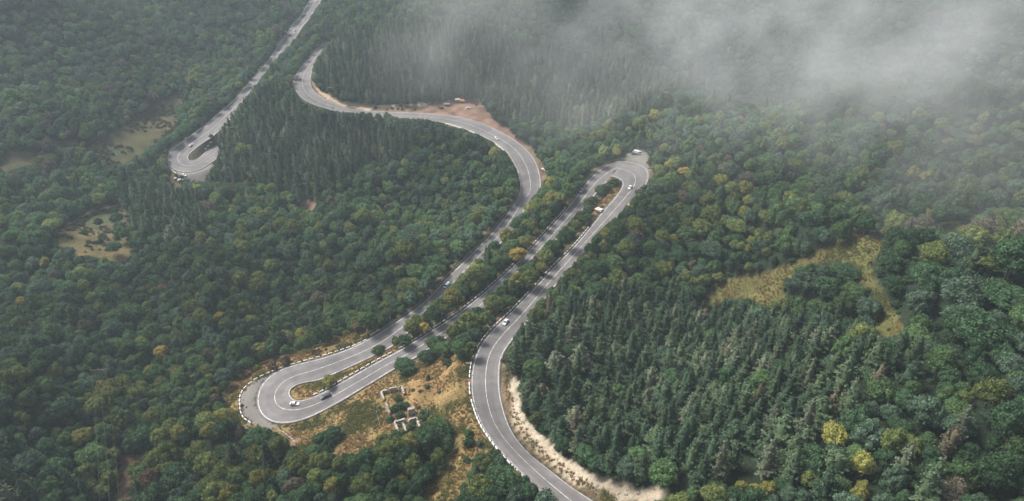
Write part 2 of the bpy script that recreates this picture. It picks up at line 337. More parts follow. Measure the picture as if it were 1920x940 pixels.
mx = N(m_ground, 'ShaderNodeMix', data_type='RGBA', blend_type='MULTIPLY'); mr2 = N(m_ground, 'ShaderNodeMapRange'); mr2.inputs[1].default_value = .45; mr2.inputs[2].default_value = .62; nt.links.new(n3.outputs[0], mr2.inputs[0])
nt.links.new(mr2.outputs[0], am.inputs[1]); nt.links.new(am.outputs[0], mx.inputs['Factor']); nt.links.new(vm.outputs[0], mx.inputs['A']); mx.inputs['B'].default_value = (.82, .9, .78, 1)
nt.links.new(mx.outputs['Result'], pb.inputs['Base Color'])
bp = N(m_ground, 'ShaderNodeBump'); bp.inputs['Strength'].default_value = .9; bp.inputs['Distance'].default_value = .7; nt.links.new(n1.outputs[0], bp.inputs['Height']); nt.links.new(bp.outputs[0], pb.inputs['Normal'])
# foliage: tint comes from each tree
def foliage(name, trans=.22, var=.5):
    m = bpy.data.materials.new(name); m.use_nodes = True; nt = m.node_tree; nt.nodes.clear()
    out = N(m, 'ShaderNodeOutputMaterial'); at_ = N(m, 'ShaderNodeAttribute', attribute_name='tint', attribute_type='INSTANCER')
    geo = N(m, 'ShaderNodeNewGeometry'); mp = N(m, 'ShaderNodeMapRange'); mp.inputs[3].default_value = 1 - var; mp.inputs[4].default_value = 1 + var
    nt.links.new(geo.outputs['Random Per Island'], mp.inputs[0])
    sc_ = N(m, 'ShaderNodeVectorMath', operation='SCALE'); nt.links.new(at_.outputs['Vector'], sc_.inputs[0]); nt.links.new(mp.outputs[0], sc_.inputs['Scale'])
    df = N(m, 'ShaderNodeBsdfDiffuse'); tr = N(m, 'ShaderNodeBsdfTranslucent'); mi = N(m, 'ShaderNodeMixShader'); mi.inputs[0].default_value = trans
    nt.links.new(sc_.outputs[0], df.inputs[0]); nt.links.new(sc_.outputs[0], tr.inputs[0]); nt.links.new(df.outputs[0], mi.inputs[1]); nt.links.new(tr.outputs[0], mi.inputs[2]); nt.links.new(mi.outputs[0], out.inputs[0])
    return m
m_leaf = foliage('foliage', .25, .42); m_needle = foliage('needles', .12, .4)
m_bark = noisy(mat('bark', (.09, .07, .055), .95), (.06, .048, .04), (.13, .105, .085), 3)
m_asph = noisy(mat('asphalt', (.2, .19, .19), .88), (.145, .136, .137), (.2, .189, .187), .22, 7, .15, .3, .7)
m_line = noisy(mat('road_paint', (.75, .75, .73), .7), (.26, .25, .24), (.68, .68, .66), .5, 8, 0, .32, .6)
m_block = noisy(mat('whitewashed_concrete', (.75, .74, .7), .8), (.5, .49, .46), (.82, .81, .78), 2, 5, 0, .25, .5)
m_black = mat('black_paint', (.03, .03, .032), .8)
m_galv = noisy(mat('galvanised_steel', (.5, .5, .5), .55, .5), (.38, .38, .37), (.6, .6, .6), 2)
m_wall = noisy(mat('weathered_plaster', (.45, .42, .37), .95), (.17, .155, .135), (.46, .43, .38), 1.1, 8, .5, .35, .65)
m_stone = noisy(mat('rubble_stone', (.3, .27, .24), .95), (.16, .14, .12), (.42, .38, .33), 1.6, 8, .6)
m_glass = mat('car_glass', (.015, .018, .02), .08); m_glass.node_tree.nodes['Principled BSDF'].inputs['Specular IOR Level'].default_value = .7
m_tyre = mat('tyre_rubber', (.02, .02, .02), .9); m_rim = mat('wheel_rim', (.45, .45, .46), .4, .8)
m_head = mat('headlight_glass', (.75, .77, .8), .15); m_tail = mat('tail_light', (.35, .02, .02), .3)
def paint(name, rgb):
    m = mat(name, rgb, .3); b = m.node_tree.nodes['Principled BSDF']; b.inputs['Coat Weight'].default_value = .6; b.inputs['Coat Roughness'].default_value = .1; return m
p_white = paint('white_car_paint', (.78, .78, .77)); p_dark = paint('dark_blue_car_paint', (.035, .045, .065)); p_black = paint('dark_green_car_paint', (.02, .035, .03)); p_purple = paint('dark_purple_car_paint', (.05, .035, .06)); p_silver = paint('silver_car_paint', (.5, .51, .52))

# ------------------------------------------------------------------ ground sheet
jx = (vnoise(X, Y, 3) - .5) * 10 + (vnoise(X, Y, 9) - .5) * 8; jx = jx + (vnoise(X + 31, Y, 18) - .5) * 16 * np.clip((Y - 330) / 100, 0, 1); jy = (vnoise(X + 90, Y, 3) - .5) * 8 + (vnoise(X + 190, Y, 16) - .5) * 16 * np.clip((Y - 330) / 100, 0, 1)
px_, py_, dp_ = project(X, Y, Z); kk = 300 / np.maximum(dp_, 100)
qx, qy = px_ + jx * kk, py_ + jy * kk * .6
front = (Y > 90) & (dp_ > 50)
cover = np.empty(X.shape + (3,)); cover[:] = (.022, .034, .02); alpha_ = np.ones(X.shape)
gn = vnoise(X, Y, 14)[..., None]; gn2 = vnoise(X + 50, Y + 20, 6)[..., None]; gn3 = vnoise(X - 90, Y + 200, 22)[..., None]
grass = np.array([.26, .165, .078]) * (1 - gn) + np.array([.18, .145, .06]) * gn; grass = grass * (.7 + .6 * gn2)
far = np.clip((dp_ - 390) / 80, 0, 1)[..., None]
fgr = np.array([.088, .078, .042]) * (.65 + .7 * gn2); fgr = np.where((gn3 > .56) & (Y < 520)[..., None], np.array([.075, .085, .045]), fgr); grass = grass * (1 - far) + fgr * far
rightm = (px_ > 1250)[..., None]; grass = np.where(rightm, (np.array([.14, .115, .045]) * gn + np.array([.10, .108, .04]) * (1 - gn)) * (.7 + .6 * gn2), grass)
def put(mask, c, al=1.0):
    q_ = look(mask, qx, qy) & front; alpha_[q_] = al; return np.where(q_[..., None], c, cover)
nearroad = ((dmin < 5) & (dmin > 0))[..., None]
cover = np.where(nearroad, np.array([.15, .125, .075]) * (.7 + .6 * gn2), cover)
cover = put(mG, grass); cover = put(mB, np.array([.16, .115, .075]) * (.6 + .8 * gn2)); qx, qy = px_ + (vnoise(X, Y, 9) - .5) * 9 * kk, py_ + (vnoise(X + 190, Y, 8) - .5) * 6 * kk; cover = put(mR, np.array([.44, .37, .285]) * (.65 + .6 * gn2), .5)
farrock = (dp_ > 450)[..., None]; cover = np.where(farrock & (look(mR, qx, qy) & front)[..., None], np.array([.50, .38, .27]) * (.75 + .5 * gn2), cover)
cover = put(mD, np.array([.2, .125, .09]) * (.6 + .8 * gn2), .8); cover = put(mV, np.array([.2, .188, .172]) * (.9 + .2 * gn2), .1)
Z = Z + np.where(look(mR, qx, qy) & front & (dmin > 3), (vnoise(X, Y, 3.2) - .5) * 1.6, 0)
nx, ny = X.shape
verts = np.stack([X, Y, Z], -1).reshape(-1, 3)
ii = np.arange(nx * ny).reshape(nx, ny)
quads = np.stack([ii[:-1, :-1], ii[1:, :-1], ii[1:, 1:], ii[:-1, 1:]], -1).reshape(-1, 4)
me = bpy.data.meshes.new('ground'); me.vertices.add(len(verts)); me.vertices.foreach_set('co', verts.ravel().astype(np.float32))
me.loops.add(quads.size); me.loops.foreach_set('vertex_index', quads.ravel().astype(np.int32))
me.polygons.add(len(quads)); me.polygons.foreach_set('loop_start', np.arange(0, quads.size, 4, dtype=np.int32)); me.polygons.foreach_set('loop_total', np.full(len(quads), 4, np.int32))
me.polygons.foreach_set('use_smooth', np.ones(len(quads), bool)); me.update(calc_edges=True)
ca = me.attributes.new('cover', 'FLOAT_COLOR', 'POINT'); ca.data.foreach_set('color', np.concatenate([cover.reshape(-1, 3), alpha_.reshape(-1, 1)], 1).ravel().astype(np.float32))
me.materials.append(m_ground)
ground = bpy.data.objects.new('ground', me); col.objects.link(ground); tag(ground, kind='structure')

# ------------------------------------------------------------------ road slabs and lines
def ribbon(name, A, B, dz, m, skirt=0.0, parent=None, nc=1, smax=0):
    n_ = len(A); vs = []; lat = []; ww = np.linalg.norm(B - A, axis=1)
    for a, b, w_ in zip(A, B, ww):
        for c in range(nc + 1):
            q = a + (b - a) * c / nc; vs.append((q[0], q[1], q[2] + dz)); lat.append((c / nc - .5) * w_)
        if skirt:
            for q in (a, b): vs.append((q[0], q[1], q[2] + dz - skirt)); lat.append(w_ / 2)
    k = nc + 1 + (2 if skirt else 0); fs = []
    for i in range(n_ - 1):
        p, q = i * k, (i + 1) * k
        for c in range(nc): fs.append((p+c, p+c+1, q+c+1, q+c))
        if skirt: fs += [(p+nc+1, p, q, q+nc+1), (p+nc, p+nc+2, q+nc+2, q+nc)]
    o = link_mesh(name, vs, fs, m, parent)
    if nc > 1: at_ = o.data.attributes.new('lat', 'FLOAT', 'POINT'); at_.data.foreach_set('value', np.array(lat, np.float32))
    return o
# asphalt: wheel tracks polished darker, sealed patches, dusty edges
nt = m_asph.node_tree; la = N(m_asph, 'ShaderNodeAttribute', attribute_name='lat'); ab = N(m_asph, 'ShaderNodeMath', operation='ABSOLUTE'); nt.links.new(la.outputs['Fac'], ab.inputs[0])
cr = N(m_asph, 'ShaderNodeValToRGB'); cr.color_ramp.interpolation = 'B_SPLINE'
e = cr.color_ramp.elements; e[0].position = 0; e[0].color = (.95, .95, .95, 1); e[1].position = 1; e[1].color = (1.25, 1.22, 1.15, 1)
for p_, v_ in ((.14, .80), (.25, .92), (.36, .78), (.5, .98), (.7, 1.12)): q_ = e.new(p_); q_.color = (v_, v_, v_ * .99, 1)
dv = N(m_asph, 'ShaderNodeMath', operation='DIVIDE'); dv.inputs[1].default_value = 9.0; nt.links.new(ab.outputs[0], dv.inputs[0]); nt.links.new(dv.outputs[0], cr.inputs[0])
big = N(m_asph, 'ShaderNodeTexNoise'); big.inputs['Scale'].default_value = .045; big.inputs['Detail'].default_value = 3; tcz = N(m_asph, 'ShaderNodeTexCoord'); nt.links.new(tcz.outputs['Object'], big.inputs['Vector'])
bm_ = N(m_asph, 'ShaderNodeMapRange'); bm_.inputs[1].default_value = .35; bm_.inputs[2].default_value = .65; bm_.inputs[3].default_value = .80; bm_.inputs[4].default_value = 1.12; nt.links.new(big.outputs[0], bm_.inputs[0])
old = nt.nodes['Principled BSDF'].inputs['Base Color'].links[0].from_socket
v1 = N(m_asph, 'ShaderNodeVectorMath', operation='MULTIPLY'); nt.links.new(old, v1.inputs[0]); nt.links.new(cr.outputs[0], v1.inputs[1])
v2 = N(m_asph, 'ShaderNodeVectorMath', operation='SCALE'); nt.links.new(v1.outputs[0], v2.inputs[0]); nt.links.new(bm_.outputs[0], v2.inputs['Scale']); nt.links.new(v2.outputs[0], nt.nodes['Principled BSDF'].inputs['Base Color'])
for ri, (L, R) in enumerate(roads):
    u = (R - L); u /= np.linalg.norm(u, axis=1)[:, None]
    ro = ribbon('road', L - u * .8, R + u * .8, .1, m_asph, .7, None, 24); tag(ro, kind='structure')
    ribbon('edge_line', L - u * .14, L + u * .14, .108, m_line, 0, ro); ribbon('edge_line', R - u * .14, R + u * .14, .108, m_line, 0, ro)
    C_ = L * .5 + R * .5; ribbon('centre_line', C_ - u * .12, C_ + u * .12, .108, m_line, 0, ro)

#@@REST
# ------------------------------------------------------------------ plant meshes
_ico = {}
def ico(level=1):
    if level not in _ico:
        bm = bmesh.new(); bmesh.ops.create_icosphere(bm, subdivisions=level, radius=1); bm.verts.ensure_lookup_table()
        _ico[level] = (np.array([v.co[:] for v in bm.verts]), np.array([[v.index for v in f.verts] for f in bm.faces])); bm.free()
    return _ico[level]
def leaf_cards(P_, Nn, size, r):               # one bent, irregular leaf clump per point: two triangles sharing an edge
    n_ = len(P_); Nn = Nn / np.linalg.norm(Nn, axis=1)[:, None]
    a = np.cross(Nn, r.normal(size=(n_, 3))); a /= np.linalg.norm(a, axis=1)[:, None]; b = np.cross(Nn, a)
    s = size[:, None] if np.ndim(size) else size
    j = lambda: r.uniform(.55, 1.15, (n_, 1))
    v0 = P_ - a * s * j(); v1 = P_ - b * s * j() + Nn * s * .25; v2 = P_ + a * s * j(); v3 = P_ + b * s * j() + Nn * s * .25
    V = np.stack([v0, v1, v2, v3], 1).reshape(-1, 3); k = np.arange(n_)[:, None] * 4
    return V, np.concatenate([k + [0, 1, 2], k + [0, 2, 3]], 0)
def tri_mesh(name, V, Ff, m):
    me = bpy.data.meshes.new(name); me.vertices.add(len(V)); me.vertices.foreach_set('co', np.asarray(V, np.float32).ravel())
    me.loops.add(Ff.size); me.loops.foreach_set('vertex_index', Ff.ravel().astype(np.int32)); me.polygons.add(len(Ff))
    me.polygons.foreach_set('loop_start', np.arange(0, Ff.size, 3, dtype=np.int32)); me.polygons.foreach_set('loop_total', np.full(len(Ff), 3, np.int32))
    me.update(calc_edges=True); me.materials.append(m); return me
def cat(parts):
    V, Fs, o = [], [], 0
    for v, f in parts: V.append(v); Fs.append(f + o); o += len(v)
    return np.concatenate(V), np.concatenate(Fs)
def broad_crown(seed, nl=15, R=4.6, zc=5.6, flat=.78, leaf=.30, per=300, low=-.25):
    r = np.random.default_rng(seed); C = []; tries = 0
    while len(C) < nl and tries < 4000:
        tries += 1
        d = r.normal(size=3); d /= np.linalg.norm(d)
        if d[2] < low: continue
        rad = r.uniform(.27, .45) * R; c = d * (R - rad) * r.uniform(.75, 1.08)
        if any(np.linalg.norm(c - q[:3]) < .62 * (rad + q[3]) * .9 for q in C): continue
        C.append(np.array([*c, rad]))
    C.append(np.array([0, 0, -.1 * R, .55 * R])); C = np.array(C); parts = []
    ex = 1 + r.uniform(-.18, .18)
    for k, q in enumerate(C):
        m_ = int(per * (q[3] / (.36 * R)) ** 2); d = r.normal(size=(m_, 3)); d /= np.linalg.norm(d, axis=1)[:, None]; d = d[d[:, 2] > -.55]
        lump = 1 + .16 * np.sin(d[:, 0] * 5 + k) * np.sin(d[:, 1] * 5 + 2 * k) + .1 * np.sin(d[:, 2] * 9 + k)
        p = q[:3] + d * (q[3] * lump * r.uniform(.82, 1.16, len(d)))[:, None]
        keep = np.ones(len(p), bool)
        for k2, q2 in enumerate(C):
            if k2 != k: keep &= np.linalg.norm(p - q2[:3], axis=1) > q2[3] * .86
        p, d = p[keep], d[keep]
        parts.append(leaf_cards(p, d + r.normal(size=d.shape) * .55, leaf * r.uniform(.6, 1.3, len(p)), r))
        iv, if_ = ico(2); l2 = .80 * (1 + .14 * np.sin(iv[:, 0] * 5 + k) * np.sin(iv[:, 1] * 5 + 2 * k))
        parts.append((q[:3] + iv * q[3] * l2[:, None], if_))
    V, Ff = cat(parts); V[:, 2] *= flat; V[:, 0] *= ex; V[:, 1] /= ex; V[:, 2] += zc
    return V, Ff
def pine_crown(seed, H=13.0, R=2.9, z0=2.0, bare=.0, leaf=.28, nw=15):
    r = np.random.default_rng(seed); parts = []; lean = r.normal(size=2) * .012
    for w_ in range(nw):
        t = (w_ + r.uniform(-.3, .3)) / (nw - .5); t = min(max(t, 0), 1); z = z0 + (H - z0) * t
        rr = R * (1 - t) ** .7 * (.5 + .5 * min(1, (t + .12) * 3)) + .3
        for b in range(int(9 - 4 * t)):
            if r.random() < bare: continue
            a = r.uniform(0, 6.283); L_ = rr * r.uniform(.6, 1.2); m_ = max(4, int(L_ * 10))
            s = r.uniform(.2, 1.0, m_) * L_; up = r.uniform(-.2, .22)
            sp = r.normal(size=m_) * .2 * L_ * .6
            p = np.stack([math.cos(a) * s - math.sin(a) * sp, math.sin(a) * s + math.cos(a) * sp, z + s * up + .22 * (s / L_) ** 2 * L_ + r.normal(size=m_) * .13], 1)
            nn = np.stack([math.cos(a) * np.full(m_, .5), math.sin(a) * np.full(m_, .5), np.full(m_, .9)], 1) + r.normal(size=(m_, 3)) * .45
            parts.append(leaf_cards(p, nn, leaf * r.uniform(.6, 1.35, m_), r))
    zt = H + r.uniform(0, .5, 8); parts.append(leaf_cards(np.stack([r.normal(size=8) * .09, r.normal(size=8) * .09, zt], 1), r.normal(size=(8, 3)), np.full(8, .2), r))
    # inner core so that the crown is not see-through
    iv, if_ = ico(2); co = iv.copy(); h = (co[:, 2] + 1) / 2; rad = np.sqrt(np.maximum(1 - co[:, 2] ** 2, 0)); k = R * .5 * (1 - h) ** .4 / np.maximum(rad, .3)
    parts.append((np.stack([co[:, 0] * k, co[:, 1] * k, z0 + .3 + h * (H - z0 - .8)], 1), if_))
    V, Ff = cat(parts); V[:, 0] += V[:, 2] * lean[0]; V[:, 1] += V[:, 2] * lean[1]
    return V, Ff
def trunk_mesh(name, h, r0, limbs=4, seed=0):
    r = random.Random(seed); mb = MB(); mb.tube((0, 0, -1.0), (.1, .05, h * .5), r0, r0 * .7); mb.tube((.1, .05, h * .5), (0, 0, h), r0 * .7, r0 * .25)
    for k in range(limbs):
        a = r.uniform(0, 6.28); z = h * r.uniform(.4, .7); mb.tube((.05, 0, z), (math.cos(a) * h * .28, math.sin(a) * h * .28, z + h * .22), r0 * .4, r0 * .14, 6)
    me = bpy.data.meshes.new(name); me.from_pydata(mb.v, [], mb.f); me.materials.append(m_bark); me.update(); return me
NB, NP = 7, 5
broad_me = [tri_mesh('crown', *broad_crown(100 + k, nl=[15, 12, 18, 14, 20, 11, 16][k], flat=[.78, .9, .7, .85, .74, 1.0, .8][k]), m_leaf) for k in range(NB)]
pine_me = [tri_mesh('crown', *pine_crown(200 + k, R=[3.4, 2.9, 3.7, 3.1, 2.6][k], H=[13, 14, 12, 13, 14.5][k], bare=[0, .15, .05, .2, .1][k]), m_needle) for k in range(NP)]
bush_me = [tri_mesh('crown', *broad_crown(300 + k, nl=[6, 8, 5][k], R=1.6, zc=.9, flat=.85, leaf=.2, per=130, low=-.1), m_leaf) for k in range(3)]
btrunk = [trunk_mesh('trunk', 7.0, .28, 5, k) for k in range(3)]; ptrunk = trunk_mesh('trunk', 12.5, .2, 0, 9); strunk = trunk_mesh('trunk', 1.3, .09, 3, 5)
BR, BH, PR_, PH = 4.6, 9.2, 2.7, 13.2

# ------------------------------------------------------------------ where the trees stand
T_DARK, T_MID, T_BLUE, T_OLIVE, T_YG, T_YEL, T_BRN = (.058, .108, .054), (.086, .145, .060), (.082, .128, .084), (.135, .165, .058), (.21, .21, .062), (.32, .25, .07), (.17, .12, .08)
T_DULL = (.125, .112, .082)
TN = {T_DULL: 'dull brownish green', T_DARK: 'dark green', T_MID: 'mid green', T_BLUE: 'grey-green', T_OLIVE: 'olive green', T_YG: 'yellow-green', T_YEL: 'golden yellow', T_BRN: 'rusty brown'}
P_DARK, P_GRN, P_GREY, P_BRN = (.046, .075, .045), (.070, .102, .056), (.115, .135, .088), (.135, .118, .078)
TN.update({P_DARK: 'dark green', P_GRN: 'mid green', P_GREY: 'grey-green', P_BRN: 'brownish'})
def choose(lst, ws, u):
    c = np.cumsum(ws) / sum(ws); return lst[int(np.searchsorted(c, u))]
cand = []
M_ = 300000
cx = rng.uniform(-760, 800, M_); cy = rng.uniform(95, 1080, M_); cz = Tz(cx, cy)
ppx, ppy, pdp = project(cx, cy, cz)
ok = (ppx > -480) & (ppx < 2520) & (ppy > -230) & (ppy < 1190) & (road_dist(cx, cy) > 2.2)
cx, cy, cz, ppx, ppy, pdp = (a[ok] for a in (cx, cy, cz, ppx, ppy, pdp))
mpx, mpy, mdp = project(cx, cy, cz + 6)
isP = look(PINE, mpx, mpy); mixP = look(PMIX, mpx, mpy); aut = look(AUT, mpx, mpy)
pr = rng.random(len(cx)); clump = vnoise(cx, cy, 35)
isP = np.where(isP, pr < .93, np.where(mixP, (pr < .38) & (clump > .38), (pr < .02)))
rad = np.where(isP, rng.uniform(2.5, 4.3, len(cx)), (2.4 + 3.4 * rng.random(len(cx)) ** 1.3) * (.75 + .5 * vnoise(cx, cy, 28)))
rad = np.where((~isP) & (ppx > 1450) & (ppy < 690) & (ppy > 380), rad * 1.2, rad); rad = np.where((~isP) & (ppx > 1250) & (ppy > 690), rad * .82, rad)
hgt = np.where(isP, rng.uniform(12.0, 19.0, len(cx)), rad * rng.uniform(1.7, 2.6, len(cx)) + 1.5)
# keep roads, clearings and banks in view: shrink or drop trees that would stand in front of them
SIL = ((1.04, 0), (1.0, -.4), (1.0, .4), (.9, -.75), (.9, .75), (.78, 0), (.72, -1.05), (.72, 1.05), (.72, .5), (.72, -.5), (.45, -1.1), (.45, 1.1), (.45, .5), (.45, -.5), (.5, 0), (.25, -.6), (.25, .6), (.12, 0))
mSoft = (mG | mD | mV) & ~(mRoad | mR); mHard = mRoad | mR | mB; jo = rng.normal(size=(2, len(cx))) * np.where(pdp > 430, 1.8, 3.5); thru = (rng.random(len(cx)) < .05) & (pdp > 430) & look(mG, ppx, ppy) & (ppx < 300) & (ppy > 350)
def blocked(s):
    h_ = np.zeros(len(cx), bool)
    for fz, fr in SIL:
        a, b, _ = project(cx + fr * rad * s, cy, cz + fz * hgt * s); h_ |= look(mHard, a, b) | (look(mSoft, a + jo[0], b + jo[1] * .6) & ~thru)
    return h_
scl = np.zeros(len(cx)); todo = np.ones(len(cx), bool); prev = np.ones(len(cx), bool)
for s in (1.15, 1.0, .87, .75, .64, .54, .45, .37, .3):
    hit = blocked(s); g = todo & ~hit & (s <= 1); scl[g] = s; todo &= ~g; edge_ = g & prev if s < 1.15 else g; 
    if s == 1.15: snug = np.zeros(len(cx), bool)
    else: snug |= edge_
    prev = hit
ok = (scl > 0) & ~((scl < .5) & (road_dist(cx, cy) > 14) & (rng.random(len(cx)) < .5))
pri = np.where(snug & (road_dist(cx, cy) < 19.5), 0, 1) - scl * .5 * snug + rng.random(len(cx)) * .3
od = np.argsort(pri[ok])
cx, cy, cz, ppx, ppy, pdp, isP, aut, rad, hgt, scl = (a[ok][od] for a in (cx, cy, cz, ppx, ppy, pdp, isP, aut, rad, hgt, scl)); rad = rad * scl; hgt = hgt * scl
hashg = {}; keep = []
for i in range(len(cx)):
    x, y, r = cx[i], cy[i], rad[i]; gi, gj = int(x // 8), int(y // 8); good = True
    f_ = .80 if isP[i] else .68
    for a in (gi-1, gi, gi+1):
        for b in (gj-1, gj, gj+1):
            for (x2, y2, r2) in hashg.get((a, b), ()):
                if (x-x2)**2 + (y-y2)**2 < (f_ * (r + r2)) ** 2 * .86: good = False; break
            if not good: break
        if not good: break
    if good: keep.append(i); hashg.setdefault((gi, gj), []).append((x, y, r))
keep = np.array(keep)
cx, cy, cz, ppx, ppy, pdp, isP, aut, rad, hgt = (a[keep] for a in (cx, cy, cz, ppx, ppy, pdp, isP, aut, rad, hgt))
nT = len(cx); tn = vnoise(cx, cy, 45); u = rng.random(nT); tz = vnoise(cx + 700, cy, 90)
tints = []
for i in range(nT):
    if isP[i]: t = choose([P_DARK, P_GRN, P_GREY, P_BRN], [5, 4, 1.5, .25], u[i])
    elif cx[i] > 60 and cy[i] < 215 and not (aut[i] and u[i] > .8): t = choose([T_DARK, T_MID, T_BLUE, T_OLIVE], [6, 2.5, 3, .7], rng.random())  # lower right corner: its shade is put into the crowns as mostly dark tints
    elif ppy[i] < 222 and ppx[i] > 1000: t = choose([T_DARK, T_BLUE, T_MID], [6, 2.5, .8], u[i])  # valley behind the right ridge: shade painted in through darker crown tints
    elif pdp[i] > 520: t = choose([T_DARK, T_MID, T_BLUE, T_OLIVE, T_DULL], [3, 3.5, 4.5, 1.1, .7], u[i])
    elif aut[i]: t = choose([T_DARK, T_MID, T_BLUE, T_OLIVE, T_YG, T_DULL, T_BRN], [2.6, 4, 1.2, 5, 1.1, .3, .06], u[i])
    elif tn[i] > .55: t = choose([T_DARK, T_MID, T_BLUE, T_OLIVE, T_YG, T_DULL, T_BRN], [3, 4, 3, 2.2, .15, .35, .02], u[i])
    else: t = choose([T_DARK, T_MID, T_BLUE, T_OLIVE, T_YG, T_DULL, T_BRN], [4.2, 4, 3, 1.8, .08, .35, .02], u[i])
    tints.append(t)
var_ = .74 + .56 * np.clip((vnoise(cx + 700, cy, 85) * .6 + vnoise(cx, cy + 300, 32) * .4 - .2) / .6, 0, 1); var_ = np.where((ppy < 222) & (ppx > 1000), var_ * .9, var_); var_ = np.where(pdp > 430, var_ * 1.2, var_)  # crowns behind the ridge also dimmed in colour for the valley's shade
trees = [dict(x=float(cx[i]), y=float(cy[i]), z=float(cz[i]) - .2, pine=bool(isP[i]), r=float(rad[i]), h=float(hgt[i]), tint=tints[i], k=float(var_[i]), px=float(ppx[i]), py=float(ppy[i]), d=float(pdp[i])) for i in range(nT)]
def hand(px, py, r, h, tint, kind='broad', label=None):
    p = at(px, py); d = project(p.x, p.y, p.z)[2]
    return dict(x=p.x, y=p.y, z=p.z - .15, pine=kind == 'pine', bush=kind == 'bush', r=r, h=h, tint=tint, px=px, py=py, d=float(d), label=label, hand=True)
